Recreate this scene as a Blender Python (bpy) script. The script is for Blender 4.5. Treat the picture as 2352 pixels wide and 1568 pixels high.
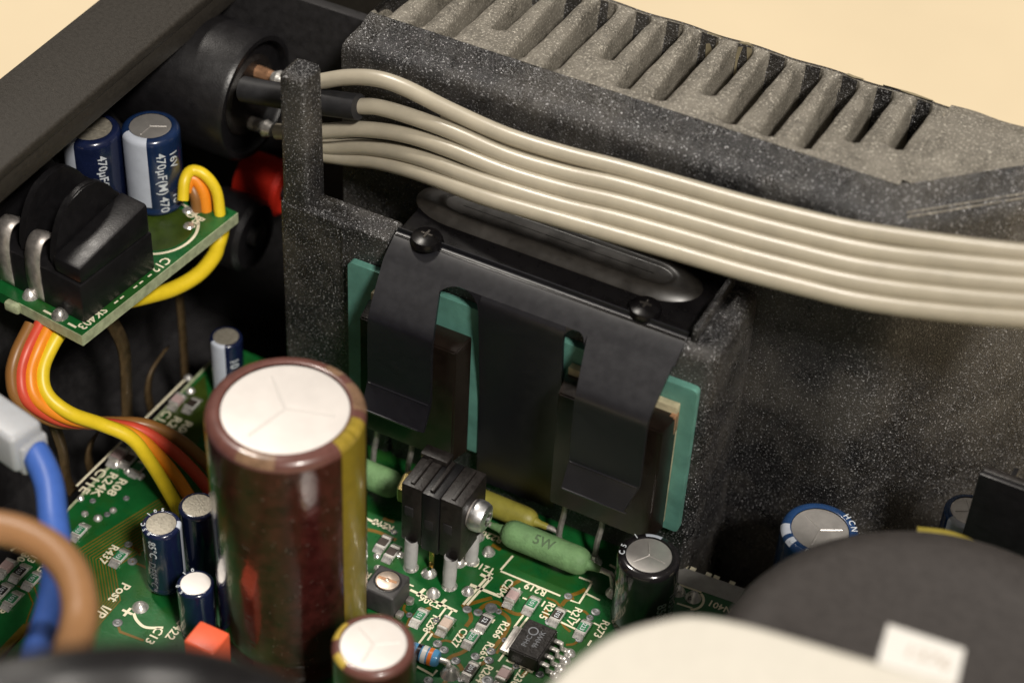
import bpy, bmesh, math, random
from mathutils import Vector, Matrix
random.seed(7)
scene = bpy.context.scene
for o in list(bpy.data.objects): bpy.data.objects.remove(o)
scene.unit_settings.system = 'METRIC'; scene.unit_settings.scale_length = 0.01      # one unit is a centimetre

# ---------------------------------------------------------------- camera
FPX, CX, CY = 4713.0, 1176.0, 784.0          # focal length and centre for a 2352 px wide picture
def _n(v): return v.normalized()
dn = _n(Vector((-309, 5225, FPX)))
by = Vector((3624, -4036.5, FPX)); by = _n(by - dn*by.dot(dn))
uz = -dn; bx_ = by.cross(uz)
a = math.radians(3.2)
ax = math.cos(a)*bx_ + math.sin(a)*by
ay = -math.sin(a)*bx_ + math.cos(a)*by
RW = Matrix((ax, ay, uz))                    # camera (x right, y down, z forward) -> world
def ray(px, py): return RW @ (Vector((px-CX, py-CY, FPX))/FPX)
CAM = -ray(1176, 1400)*23.6
def pz(px, py, z=0.0):
    d = ray(px, py); return CAM + d*((z-CAM.z)/d.z)
def py_(px, py, y):
    d = ray(px, py); return CAM + d*((y-CAM.y)/d.y)
def px_(px, py, x):
    d = ray(px, py); return CAM + d*((x-CAM.x)/d.x)

cam = bpy.data.cameras.new('camera'); cam_o = bpy.data.objects.new('camera', cam)
scene.collection.objects.link(cam_o); scene.camera = cam_o
R = RW @ Vector((1,0,0)); U = RW @ Vector((0,-1,0)); Bk = RW @ Vector((0,0,-1))
cam_o.matrix_world = Matrix(((R.x,U.x,Bk.x,CAM.x),(R.y,U.y,Bk.y,CAM.y),(R.z,U.z,Bk.z,CAM.z),(0,0,0,1)))
cam.sensor_width = 36.0; cam.lens = FPX/2352*36.0
cam.clip_start = 0.5; cam.clip_end = 2000
cam.dof.use_dof = True; cam.dof.focus_distance = 23.4; cam.dof.aperture_fstop = 0.16
cam.dof.aperture_blades = 7

# ---------------------------------------------------------------- light
world = bpy.data.worlds.new('World'); scene.world = world; world.use_nodes = True
world.node_tree.nodes['Background'].inputs[0].default_value = (1.0, 0.90, 0.78, 1)
world.node_tree.nodes['Background'].inputs[1].default_value = 0.10
def area(name, loc, target, size, power, col):
    l = bpy.data.lights.new(name, 'AREA'); l.shape = 'DISK'; l.size = size; l.energy = power; l.color = col
    o = bpy.data.objects.new(name, l); scene.collection.objects.link(o)
    o.location = loc; d = Vector(target)-Vector(loc); o.rotation_euler = d.to_track_quat('-Z', 'Y').to_euler()
    return o
area('ceiling_lamp', (100, -80, 150), (0, 0, 2), 26, 395000, (1.0, 0.94, 0.86))
area('second_ceiling_lamp', (-84, 38, 188), (0, 0, 2), 26, 240000, (1.0, 0.93, 0.84))
scene.view_settings.view_transform = 'Standard'; scene.view_settings.look = 'None'
scene.view_settings.exposure = 0.0; scene.view_settings.gamma = 1.0
scene.render.engine = 'CYCLES'

# ---------------------------------------------------------------- materials
def mat(name, col, rough=0.5, metal=0.0, spec=0.5, var=0.0, vscale=8.0, bump=0.0, bscale=30.0, coat=0.0,
        trans=0.0, flecks=None, fscale=50.0, col2=None, c2scale=3.0, c2lo=.5, c2hi=.6, aniso=0):
    m = bpy.data.materials.new(name); m.use_nodes = True
    nt = m.node_tree; b = nt.nodes['Principled BSDF']; L = nt.links.new
    b.inputs['Base Color'].default_value = (*col, 1); b.inputs['Roughness'].default_value = rough
    b.inputs['Metallic'].default_value = metal; b.inputs['Specular IOR Level'].default_value = spec
    if coat: b.inputs['Coat Weight'].default_value = coat; b.inputs['Coat Roughness'].default_value = 0.06
    if trans: b.inputs['Subsurface Weight'].default_value = trans; b.inputs['Subsurface Radius'].default_value = (.1,.08,.06); b.inputs['Subsurface Scale'].default_value = 1.0
    tc = nt.nodes.new('ShaderNodeTexCoord'); src = None
    def noise(scale, detail=4, rough_=.6):
        n = nt.nodes.new('ShaderNodeTexNoise'); n.inputs['Scale'].default_value = scale
        n.inputs['Detail'].default_value = detail; n.inputs['Roughness'].default_value = rough_
        L(tc.outputs['Object'], n.inputs['Vector']); return n
    def mixc(fac, A, B):
        x = nt.nodes.new('ShaderNodeMix'); x.data_type = 'RGBA'
        if isinstance(fac, (int, float)): x.inputs[0].default_value = fac
        else: L(fac, x.inputs[0])
        for i, c in ((6, A), (7, B)):
            if isinstance(c, tuple): x.inputs[i].default_value = (*c, 1)
            else: L(c, x.inputs[i])
        return x.outputs[2]
    def ramp(v, lo, hi):
        r = nt.nodes.new('ShaderNodeMapRange'); r.inputs[1].default_value = lo; r.inputs[2].default_value = hi
        L(v, r.inputs[0]); return r.outputs[0]
    cur = None
    if var:
        n = noise(vscale)
        cur = mixc(ramp(n.outputs[0], .3, .7), tuple(c*(1-var) for c in col), tuple(min(1, c*(1+var)) for c in col))
        rr = nt.nodes.new('ShaderNodeMapRange'); rr.inputs[1].default_value = .3; rr.inputs[2].default_value = .7
        rr.inputs[3].default_value = max(.02, rough*(1-var*.6)); rr.inputs[4].default_value = min(1, rough*(1+var*.6))
        L(n.outputs[0], rr.inputs[0]); L(rr.outputs[0], b.inputs['Roughness'])
    if col2:
        n2 = noise(c2scale, 5, .65)
        cur = mixc(ramp(n2.outputs[0], c2lo, c2hi), cur if cur else col, col2)
    if flecks:
        fcol, thr = flecks
        v = noise(fscale, 2, .7)
        f = ramp(v.outputs[0], thr, thr+.10)
        cur = mixc(f, cur if cur else col, fcol)
        mm = nt.nodes.new('ShaderNodeMath'); mm.operation = 'MULTIPLY'; L(f, mm.inputs[0]); mm.inputs[1].default_value = .4
        L(mm.outputs[0], b.inputs['Metallic'])
    if cur is not None: L(cur, b.inputs['Base Color'])
    if bump:
        n3 = noise(bscale, 3, .6)
        bp = nt.nodes.new('ShaderNodeBump'); bp.inputs['Strength'].default_value = bump; bp.inputs['Distance'].default_value = .02
        L(n3.outputs[0], bp.inputs['Height']); L(bp.outputs[0], b.inputs['Normal'])
    return m
M = {}
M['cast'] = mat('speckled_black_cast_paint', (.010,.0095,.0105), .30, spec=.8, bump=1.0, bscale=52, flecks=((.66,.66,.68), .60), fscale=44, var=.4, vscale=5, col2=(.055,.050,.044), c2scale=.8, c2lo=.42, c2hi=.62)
M['cast_sheen'] = mat('sheen_toned_cast_paint', (.155,.141,.116), .46, spec=.6, bump=1.0, bscale=48, flecks=((.60,.56,.48), .56), fscale=36, var=.5, vscale=22,  # lighter copy of the cast paint, overhead sheen mixed into its colour
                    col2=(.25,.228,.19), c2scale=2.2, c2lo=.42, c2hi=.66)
M['bare'] = mat('worn_bare_metal', (.36,.31,.20), .45, metal=.3, var=.2)
M['frame'] = mat('dusty_black_frame_paint', (.029,.025,.020), .5, spec=.5, bump=.25, bscale=60, var=.2, vscale=20, flecks=((.22,.20,.17), .74), fscale=26)
M['black_in'] = mat('matt_black_inside', (.012,.011,.012), .7, var=.3)
M['plastic_blk'] = mat('black_plastic', (.008,.0075,.0085), .38, var=.2, bump=.12, bscale=40)
M['plastic_blk2'] = mat('dusty_black_plastic', (.013,.0105,.0095), .42, var=.35, vscale=14, bump=.2, bscale=40)
M['clip'] = mat('black_spring_steel', (.006,.006,.009), .38, metal=.0, spec=.9, var=.12, vscale=9, flecks=((.25,.25,.25), .79), fscale=22)
M['clip_gloss'] = mat('glossy_black_steel', (.004,.0035,.004), .3, spec=.35, var=.3, vscale=5, flecks=((.25,.24,.22), .78), fscale=22)
M['bead'] = mat('polished_black_steel', (.020,.017,.014), .42, spec=.9, var=.4, vscale=3, flecks=((.25,.24,.22), .77), fscale=22)
M['epoxy'] = mat('dark_transistor_epoxy', (.012,.008,.006), .2, spec=.6, var=.3, vscale=6, bump=.08, bscale=50)
M['green_pad'] = mat('green_silicone_pad', (.10,.25,.205), .45, var=.22, vscale=3, bump=.15, bscale=14, trans=.15)
M['cream'] = mat('cream_pad_edge', (.42,.37,.24), .45, var=.3)
M['copper'] = mat('copper_tab', (.55,.30,.17), .4, metal=.5, var=.3)
M['tin'] = mat('tinned_metal', (.72,.69,.65), .42, metal=.65, var=.25, vscale=12)
M['tin_dull'] = mat('dull_tinned_lead', (.55,.51,.48), .5, metal=.8, var=.25, vscale=12)
M['solder'] = mat('solder', (.74,.72,.69), .30, metal=.72, var=.3, vscale=20, bump=.2, bscale=25)
M['brass'] = mat('brass', (.72,.52,.16), .28, metal=1.0, var=.2)
M['gold_nut'] = mat('yellow_zinc_nut', (.80,.62,.26), .3, metal=.9, var=.2)
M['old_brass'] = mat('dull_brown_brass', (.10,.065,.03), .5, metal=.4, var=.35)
M['zinc'] = mat('zinc_screw', (.84,.84,.85), .40, metal=1.0, var=.15, vscale=15)
M['recess'] = mat('dark_screw_recess', (.12,.11,.1), .4, metal=.8)
M['cable'] = mat('cream_cable_jacket', (.45,.405,.315), .33, spec=1.0, var=.08, vscale=3, bump=.05, bscale=6)
M['sleeve'] = mat('black_shrink_sleeve', (.018,.018,.02), .5, var=.2)
M['yellow'] = mat('yellow_wire', (.80,.58,.02), .4, var=.06)
M['orange'] = mat('orange_wire', (.85,.27,.015), .4, var=.06)
M['redw'] = mat('red_wire', (.62,.07,.035), .4, var=.06)
M['brownw'] = mat('brown_wire', (.26,.115,.03), .4, var=.06)
M['brownw2'] = mat('light_brown_wire', (.33,.17,.075), .4, var=.05)
M['bluew'] = mat('blue_wire', (.05,.125,.44), .4, var=.06)
M['nylon'] = mat('white_nylon', (.42,.435,.46), .4, trans=.2, var=.05)
M['sleeve_w'] = mat('grey_white_sleeve', (.46,.45,.45), .45, var=.12)
M['red_plastic'] = mat('red_plastic', (.55,.022,.010), .4, var=.08)
M['orange_box'] = mat('orange_red_film_capacitor', (.84,.13,.055), .38, var=.06)
M['pcb'] = mat('green_solder_mask', (.007,.100,.022), .30, spec=.55, var=.25, vscale=3, bump=.08, bscale=30, col2=(.017,.088,.015), c2scale=1.6, c2lo=.48, c2hi=.62)
M['pcb_edge'] = mat('fibreglass_edge', (.36,.40,.25), .55, var=.25, vscale=12, bump=.2, bscale=30)
M['pcb_pour'] = mat('olive_copper_under_mask', (.035,.058,.007), .34, spec=.5, var=.25, vscale=5)
M['trace'] = mat('masked_copper_trace', (.16,.085,.008), .34, spec=.5, var=.2, vscale=6)
M['trace_dim'] = mat('dim_masked_trace', (.15,.10,.012), .36, var=.2)
M['silk'] = mat('cream_silkscreen', (.80,.74,.55), .6, var=.1, vscale=20)
M['strip'] = mat('grey_ground_strip', (.34,.33,.31), .42, metal=.35, var=.12)
M['via'] = mat('dull_via_metal', (.24,.245,.25), .45, metal=.6, var=.25)
M['res_green'] = mat('green_cement_resistor', (.145,.265,.115), .62, spec=.3, var=.22, vscale=5, bump=.5, bscale=20)
M['res_olive'] = mat('olive_cement_resistor', (.25,.225,.035), .5, var=.15, bump=.12)
M['ink_dark'] = mat('dark_print', (.075,.13,.06), .6)
M['ink_white'] = mat('white_print', (.62,.66,.70), .5, var=.12, vscale=30)
M['ink_grey'] = mat('grey_print', (.20,.21,.23), .5)
M['ink_navy'] = mat('navy_print', (.02,.03,.08), .5)
M['ink_soft'] = mat('faint_brown_print', (.45,.36,.28), .6)
M['cap_brown'] = mat('dark_brown_capacitor_sleeve', (.048,.010,.009), .13, spec=.6, coat=.5, var=.5, vscale=6, bump=.22, bscale=16, flecks=((.20,.15,.13), .66), fscale=16)
M['cap_brown_top'] = mat('brown_sleeve_shoulder', (.135,.055,.045), .3, spec=.5, coat=.3, var=.15)
M['tan_print'] = mat('dull_tan_print', (.21,.125,.075), .3, spec=.5, coat=.3, var=.25, vscale=9)
M['gold'] = mat('gold_stripe', (.50,.36,.06), .35, spec=.5, coat=.2, var=.15, vscale=5)
M['gold_dim'] = mat('olive_gold_stripe', (.23,.165,.015), .32, spec=.5, coat=.3, var=.15, vscale=5)
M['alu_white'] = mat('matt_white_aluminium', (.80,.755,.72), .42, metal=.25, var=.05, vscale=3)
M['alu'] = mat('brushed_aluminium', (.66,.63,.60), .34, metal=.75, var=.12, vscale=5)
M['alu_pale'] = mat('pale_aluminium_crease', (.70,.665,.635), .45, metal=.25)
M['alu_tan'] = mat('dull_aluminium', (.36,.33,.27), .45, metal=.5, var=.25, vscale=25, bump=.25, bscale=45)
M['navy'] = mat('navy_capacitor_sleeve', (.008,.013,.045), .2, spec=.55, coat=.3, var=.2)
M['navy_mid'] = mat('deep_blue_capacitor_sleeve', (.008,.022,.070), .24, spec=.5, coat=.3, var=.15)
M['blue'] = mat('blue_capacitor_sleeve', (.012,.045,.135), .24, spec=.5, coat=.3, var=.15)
M['cap_black'] = mat('black_capacitor_sleeve', (.010,.009,.010), .16, spec=.6, coat=.4, var=.3, bump=.08, bscale=8)
M['stripe_w'] = mat('pale_stripe', (.52,.56,.64), .35, var=.06)
M['chip_green'] = mat('green_chip_coat', (.03,.20,.085), .4, var=.15, vscale=20)
M['chip_black'] = mat('black_chip_coat', (.022,.02,.02), .4, var=.2)
M['chip_brown'] = mat('brown_chip_coat', (.045,.034,.028), .4, var=.2)
M['ceramic'] = mat('white_ceramic', (.62,.61,.58), .5, var=.1)
M['mlcc_pink'] = mat('pink_ceramic', (.50,.36,.35), .45, var=.1)
M['mlcc_beige'] = mat('beige_ceramic', (.60,.47,.39), .45, var=.1)
M['ax_blue'] = mat('blue_resistor_lacquer', (.11,.36,.66), .25, coat=.3, var=.06)
M['band_black'] = mat('black_band', (.015,.013,.018), .25)
M['band_white'] = mat('white_band', (.74,.74,.72), .25)
M['band_orange'] = mat('orange_band', (.80,.21,.035), .25)
M['toroid'] = mat('black_rubber_cover', (.042,.037,.035), .55, spec=.4, var=.12, bump=.1, bscale=20)
M['yellow_tape'] = mat('yellow_tape', (.24,.19,.03), .35, var=.1)
M['white_cover'] = mat('white_plastic_cover', (.70,.665,.585), .5, var=.03)
M['tag'] = mat('white_label_tag', (.76,.74,.70), .5, var=.02)
M['trim_metal'] = mat('trimmer_screw_metal', (.85,.70,.58), .42, metal=.9, var=.15)
M['grey_plastic'] = mat('dark_grey_plastic', (.045,.043,.043), .5, var=.2, vscale=12)
M['rust'] = mat('brown_rust', (.25,.085,.025), .8, var=.4, vscale=40, bump=.6, bscale=60)
M['table'] = mat('pale_wooden_table', (.76,.635,.435), .55, spec=.3, var=.05, vscale=.16)

# ---------------------------------------------------------------- mesh helpers
COL = scene.collection
WLOC = {}
class MB:
    def __init__(s): s.v = []; s.f = []
    def add(s, v, f):
        n = len(s.v); s.v += [Vector(p) for p in v]; s.f += [[i+n for i in q] for q in f]; return s
    def box(s, c, d, rot=None, bev=0.0, seg=2):
        bm = bmesh.new(); bmesh.ops.create_cube(bm, size=1.0)
        for v in bm.verts: v.co = Vector((v.co.x*d[0], v.co.y*d[1], v.co.z*d[2]))
        if bev: bmesh.ops.bevel(bm, geom=bm.edges[:], offset=bev, segments=seg, affect='EDGES', profile=.5)
        Mx = (rot.to_4x4() if rot is not None else Matrix.Identity(4))
        return s.bm(bm, Matrix.Translation(Vector(c)) @ Mx)
    def bm(s, bm, Mx=Matrix.Identity(4)):
        bm.verts.ensure_lookup_table(); bm.verts.index_update()
        s.add([Mx @ v.co for v in bm.verts], [[v.index for v in f.verts] for f in bm.faces]); bm.free(); return s
    def bb(s, x0, x1, y0, y1, z0, z1, bev=0.0, seg=2):
        return s.box(((x0+x1)/2, (y0+y1)/2, (z0+z1)/2), (x1-x0, y1-y0, z1-z0), None, bev, seg)
    def lathe(s, prof, c=(0,0,0), axis=(0,0,1), n=48, a0=0.0, a1=2*math.pi, cap=False):
        ax3 = Vector(axis).normalized()
        q = Vector((0,0,1)).rotation_difference(ax3).to_matrix()
        full = abs(a1-a0-2*math.pi) < 1e-6; cnt = n if full else n+1
        V = []; F = []
        for r, z in prof:
            for i in range(cnt):
                t = a0+(a1-a0)*i/n; V.append(Vector(c)+q @ Vector((r*math.cos(t), r*math.sin(t), z)))
        for j in range(len(prof)-1):
            for i in range(n):
                k = (i+1) % cnt if full else i+1
                F.append([j*cnt+i, j*cnt+k, (j+1)*cnt+k, (j+1)*cnt+i])
        if full and cap:
            for j, rev in ((0, True), (len(prof)-1, False)):
                if prof[j][0] > 1e-4:
                    ring = [j*cnt+i for i in range(cnt)]; F.append(ring[::-1] if rev else ring)
        return s.add(V, F)
    def tube(s, pts, r, n=12, cap=True):
        pts = [Vector(p) for p in pts]; rs = r if isinstance(r, (list, tuple)) else [r]*len(pts)
        V = []; F = []; up = None
        for i, p in enumerate(pts):
            t = (pts[min(i+1, len(pts)-1)]-pts[max(i-1, 0)]).normalized()
            if up is None:
                up = t.orthogonal().normalized()
            up = (up - t*up.dot(t)).normalized(); w = t.cross(up)
            for k in range(n):
                a_ = 2*math.pi*k/n; V.append(p+(up*math.cos(a_)+w*math.sin(a_))*rs[i])
        for i in range(len(pts)-1):
            for k in range(n):
                F.append([i*n+k, i*n+(k+1) % n, (i+1)*n+(k+1) % n, (i+1)*n+k])
        if cap: F.append([k for k in range(n)][::-1]); F.append([(len(pts)-1)*n+k for k in range(n)])
        return s.add(V, F)
    def prism(s, poly, z0, z1):
        n = len(poly)
        V = [Vector((p[0], p[1], z0)) for p in poly]+[Vector((p[0], p[1], z1)) for p in poly]
        F = [[i, (i+1) % n, n+(i+1) % n, n+i] for i in range(n)]+[list(range(n))[::-1], list(range(n, 2*n))]
        return s.add(V, F)
    def strip(s, pts, w, z0, z1):      # flat ribbon along a 2-D polyline, w a width or a list
        pts = [Vector((p[0], p[1])) for p in pts]; L_ = []; R_ = []
        for i, p in enumerate(pts):
            t = (pts[min(i+1, len(pts)-1)]-pts[max(i-1, 0)]).normalized(); n_ = Vector((-t.y, t.x))
            k = 1.0
            if 0 < i < len(pts)-1:
                c_ = (pts[i]-pts[i-1]).normalized().dot(t); k = 1/max(.5, c_)
            L_.append(p+n_*w/2*k); R_.append(p-n_*w/2*k)
        for i in range(len(pts)-1):
            s.prism([L_[i], R_[i], R_[i+1], L_[i+1]][::-1] if False else [R_[i], R_[i+1], L_[i+1], L_[i]], z0, z1)
        return s
    def grid(s, fn, us, vs):
        V = [fn(u, v) for v in vs for u in us]; n = len(us)
        F = [[j*n+i, j*n+i+1, (j+1)*n+i+1, (j+1)*n+i] for j in range(len(vs)-1) for i in range(n-1)]
        return s.add(V, F)

def spline(pts, n=8):
    P = [Vector(p) for p in pts]; P = [P[0]*2-P[1]]+P+[P[-1]*2-P[-2]]; out = []
    for i in range(1, len(P)-2):
        for k in range(n):
            t = k/n
            out.append(.5*((2*P[i])+(P[i+1]-P[i-1])*t+(2*P[i-1]-5*P[i]+4*P[i+1]-P[i+2])*t*t+(3*P[i]-P[i-1]-3*P[i+1]+P[i+2])*t**3))
    out.append(P[-2]); return out

def thing(name, label, cat, loc=(0,0,0), group=None):
    o = bpy.data.objects.new(name, None); COL.objects.link(o); o.location = loc; o.empty_display_size = .2
    o['label'] = label; o['category'] = cat
    if group: o['group'] = group
    WLOC[o] = Vector(loc); return o
def obj(name, mb, m, parent=None, smooth=35, label=None, cat=None, group=None, kind=None, loc=None):
    base = WLOC[parent] if parent is not None else Vector(loc) if loc is not None else Vector((0,0,0))
    me = bpy.data.meshes.new(name); me.from_pydata([v-base for v in mb.v], [], mb.f)
    bm = bmesh.new(); bm.from_mesh(me); bmesh.ops.recalc_face_normals(bm, faces=bm.faces[:]); bm.to_mesh(me); bm.free()
    if smooth:
        me.polygons.foreach_set('use_smooth', [True]*len(me.polygons)); me.set_sharp_from_angle(angle=math.radians(smooth))
    me.materials.append(M[m] if isinstance(m, str) else m)
    o = bpy.data.objects.new(name, me); COL.objects.link(o)
    if parent is not None: o.parent = parent
    else: o.location = base
    WLOC[o] = base
    if label: o['label'] = label
    if cat: o['category'] = cat
    if group: o['group'] = group
    if kind: o['kind'] = kind
    return o
_dg = None
def text_mb(body, size, offset=.0, extrude=.0, align='CENTER', xscale=1.0):
    c = bpy.data.curves.new('t', 'FONT'); c.body = body; c.size = size; c.offset = offset; c.extrude = extrude
    c.align_x = align; c.align_y = 'CENTER'; c.resolution_u = 2
    o = bpy.data.objects.new('t', c); COL.objects.link(o)
    bpy.context.view_layer.update()
    me = bpy.data.meshes.new_from_object(o.evaluated_get(bpy.context.evaluated_depsgraph_get()))
    mb = MB(); mb.add([(v.co.x*xscale, v.co.y, v.co.z) for v in me.vertices], [list(p.vertices) for p in me.polygons])
    bpy.data.objects.remove(o); bpy.data.curves.remove(c); bpy.data.meshes.remove(me)
    return mb
def place(mb, Mx):
    r = MB(); r.add([Mx @ v for v in mb.v], mb.f); return r
def finer(mb, cuts=2):
    bm = bmesh.new(); vs_ = [bm.verts.new(v) for v in mb.v]
    for f in mb.f:
        try: bm.faces.new([vs_[i] for i in f])
        except ValueError: pass
    bmesh.ops.triangulate(bm, faces=bm.faces[:]); bmesh.ops.subdivide_edges(bm, edges=bm.edges[:], cuts=cuts, use_grid_fill=True)
    return MB().bm(bm)
def wrap(mb, c, rad, ang, z, vertical=True, eps=.004):
    """bend flat text round a vertical cylinder; vertical text reads downward"""
    r = MB(); V = []; mb = finer(mb)
    for v in mb.v:
        if vertical: u, w = v.y, -v.x
        else: u, w = v.x, v.y
        t = ang+u/rad; V.append(Vector((c[0]+(rad+eps+v.z)*math.cos(t), c[1]+(rad+eps+v.z)*math.sin(t), z+w)))
    r.add(V, mb.f); return r

# ================================================================= THE SETTING
tb = MB(); tb.bb(-160, 160, -120, 200, -4.0, -2.6); obj('table', tb, 'table', kind='structure')

# chassis: floor, left side with folded-in top rail, back panel
ch = thing('amplifier_chassis', 'black steel amplifier chassis with dusty top rail in the upper left', 'chassis', (-6.8, 0, -1.2))
fl = MB(); fl.bb(-7.0, 9.0, -16, 5.4, -1.3, -1.2); obj('floor_panel', fl, 'black_in', ch)
r0 = pz(0, 377, 4.6); r1 = pz(484, 0, 4.6); r2 = pz(0, 173, 4.6); r3 = pz(230, 0, 4.6)
xin = (r0.x+r1.x)/2; xout = (r2.x+r3.x)/2
rail = MB(); rail.bb(xout, xin, -16, 9.5, 4.46, 4.6, .035, 3); obj('top_rail', rail, 'frame', ch)
lip = MB(); lip.bb(xin-.09, xin-.012, -16, 9.4, 4.2, 4.47, .02); obj('rail_lip', lip, 'frame', ch)
sw = MB(); sw.bb(xout+.01, xout+.14, -16, 9.5, -1.2, 4.455); obj('side_panel', sw, 'black_in', ch)
bp = MB(); bp.bb(xout+.15, -3.0, 6.1, 6.25, -1.2, 4.9, .02); obj('back_panel', bp, 'frame', ch)
bp = MB(); bp.bb(-6.9, -3.62, 3.75, 3.9, -1.19, 4.5, .02); obj('inner_panel', bp, 'black_in', ch)

# ================================================================= HEATSINK
hs = thing('heatsink', 'speckled black cast heatsink with slotted top running behind the circuit board', 'heatsink', (0, 2.75, -1.2))
P0, P1, P2 = Vector((-3.84, 2.75)), Vector((2.84, 2.75)), Vector((6.2, 6.0))
def inset(d):      # plan outline moved back by d
    dv = (P2-P1).normalized(); n1 = Vector((0,1)); n2 = Vector((-dv.y, dv.x))
    q0 = P0+Vector((min(d, .35)*.6, d)); q1p = P1+n1*d
    # intersection of both moved lines
    b0 = P1+n2*d; t = (q1p.y-b0.y)/dv.y; q1 = b0+dv*t; q2 = P2+n2*d
    return q0, q1, q2
prof = [(0,-1.2),(0,1.5),(0,4.74),(.02,4.84),(.06,4.90),(.11,4.925),(.15,4.93),(.20,4.99),(.27,5.10),(.33,5.16)]
wl = MB(); rows = []
for d, z in prof:
    q0, q1, q2 = inset(d); row = []
    # round the corner a little
    A = q1+(q0-q1).normalized()*.3; B = q1+(q2-q1).normalized()*.3
    pts = [q0, q0.lerp(A, .5), A]
    for k in range(1, 6):
        t = k/6; pts.append(A*(1-t)**2+q1*2*t*(1-t)+B*t*t)
    pts += [B, q2]
    fine = []
    for i in range(len(pts)-1):
        k = max(1, int((pts[i+1]-pts[i]).length/.04))
        fine += [(pts[i].lerp(pts[i+1], j_/k), i+j_/k) for j_ in range(k)]
    fine.append((pts[-1], 99))
    amp = .016 if 4.8 < z else 0.0
    rows.append([Vector((p.x, p.y+amp*(math.sin(p.x*23+z*40)*.5+math.sin(p.x*51+z*70)*.4), z+amp*(math.sin(p.x*17+z*31)*.6+math.sin(p.x*43)*.5)*(0 if z > 5.15 else 1))) for p, _ in fine])
nn = min(len(q_) for q_ in rows)
for i_, q_ in enumerate(rows):
    if len(q_) > nn: rows[i_] = [q_[round(k*(len(q_)-1)/(nn-1))] for k in range(nn)]
for j in range(len(rows)-1):
    for i in range(nn-1): wl.add([rows[j][i], rows[j][i+1], rows[j+1][i+1], rows[j+1][i]], [[0,1,2,3]])
e0 = [r[0] for r in rows]
for j in range(len(rows)-1):
    wl.add([Vector((e0[j].x, 4.9, e0[j].z)), e0[j], e0[j+1], Vector((e0[j+1].x, 4.9, e0[j+1].z))], [[0,1,2,3]])
bmw = bmesh.new()
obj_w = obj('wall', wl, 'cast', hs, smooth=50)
bm = bmesh.new(); bm.from_mesh(obj_w.data); bmesh.ops.remove_doubles(bm, verts=bm.verts[:], dist=1e-4); bmesh.ops.recalc_face_normals(bm, faces=bm.faces[:]); bm.to_mesh(obj_w.data); bm.free()
obj_w.data.polygons.foreach_set('use_smooth', [True]*len(obj_w.data.polygons)); obj_w.data.set_sharp_from_angle(angle=math.radians(50))
# slotted top as a relief, one mesh for each fin
ZT = 5.17
slot_px = [(795,5),(872,32),(947,57),(1022,80),(1139,66),(1181,127),(1261,153),(1387,132),(1424,200),(1507,227),(1622,216),(1669,281),(1755,309),(1841,337),(1953,323),(2053,339)]
slots = [pz(x, y, ZT) for x, y in slot_px]
YB0, YB1 = 4.62, 4.82
YS = 3.17
def topz(x, y):
    z = ZT + .010*math.sin(x*7+y*3)*math.sin(y*9)
    for s_ in slots:
        dx = abs(x-s_.x)
        if dx < .2:
            hw = .048+.060*min(1, max(0, (y-s_.y)/1.3)); g = 1/(1+math.exp(max(-40, min(40, (dx-hw)/.006))))
            e = 1/(1+math.exp(max(-40, min(40, -(y-s_.y-.04)/.014))))
            dep = .34+.70*min(1, max(0, (y-s_.y)/.9))
            if y > 4.60: e *= max(0.0, 1-(y-4.60)/.07)
            z -= dep*g*e
            if dx > hw: z -= .10*e*math.exp(-(dx-hw)/.05)
    if y > 4.45: z -= .05*((y-4.45)/.37)**2
    if y > 4.76: z -= (y-4.76)*2.2
    return z
bounds = [-3.60]+[s_.x for s_ in slots if s_.x > -3.5]+[2.72]
ys = [YS+(YB1-YS)*i/90 for i in range(91)]
for i in range(len(bounds)-1):
    x0, x1 = bounds[i], bounds[i+1]; nx = max(8, int((x1-x0)/.010)); us = [x0+(x1-x0)*k/nx for k in range(nx+1)]
    g = MB(); g.grid(lambda u, v: Vector((u, v, topz(u, v))), us, ys); fo = obj('fin', g, 'cast_sheen', hs, smooth=75)
    fo.data.materials.append(M['cast'])  # darker paint on the slot floors, shade of the slots put into colour
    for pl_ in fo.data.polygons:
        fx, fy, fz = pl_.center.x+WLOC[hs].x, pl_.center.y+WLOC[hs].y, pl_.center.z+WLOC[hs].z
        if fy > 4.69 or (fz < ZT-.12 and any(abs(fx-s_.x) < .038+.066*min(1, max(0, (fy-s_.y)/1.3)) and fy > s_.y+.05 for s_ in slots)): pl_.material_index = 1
# front border of the top and the angled right end
def inl(d): return inset(d)
q0, q1, q2 = inset(.33)
g = MB(); us = [q0.x+(q1.x-q0.x)*k/300 for k in range(301)]
g.grid(lambda u, v: Vector((u, q0.y+(YS-q0.y)*v, 5.16+(topz(u, YS)-5.16)*v)), us, [0,.25,.5,.75,1]); obj('top_border', g, 'cast_sheen', hs, smooth=60)
dv = (P2-P1).normalized()
yy_ = [YS+(YB1-YS)*k/30 for k in range(31)]
def endz(u, v):
    xr = q1.x+dv.x/dv.y*(v-q1.y)
    if v < YS: xr = max(2.72, xr)
    x = 2.72+(xr-2.72)*u
    z = ZT-.002+.012*math.sin(x*9)*math.sin(v*7)-(.0 if u < .9 else (u-.9)*.1)
    if v > 4.45: z -= .05*((v-4.45)/.37)**2
    # three shallow cast marks
    for mx, my, rr_ in ((3.05, 3.75, .12), (3.35, 4.05, .1), (2.98, 3.35, .06)):
        z -= .04*math.exp(-(((x-mx)/.06)**2+((v-my)/(rr_*2))**2))
    return Vector((x, v, z))
g = MB(); g.grid(endz, [k/30 for k in range(31)], yy_); obj('end_plate', g, 'cast_sheen', hs, smooth=60)
rb = MB(); rb.bb(-3.6, 4.6, 4.70, 4.90, 3.0, 4.90, .04); obj('rear_rim', rb, 'cast', hs)
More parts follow.
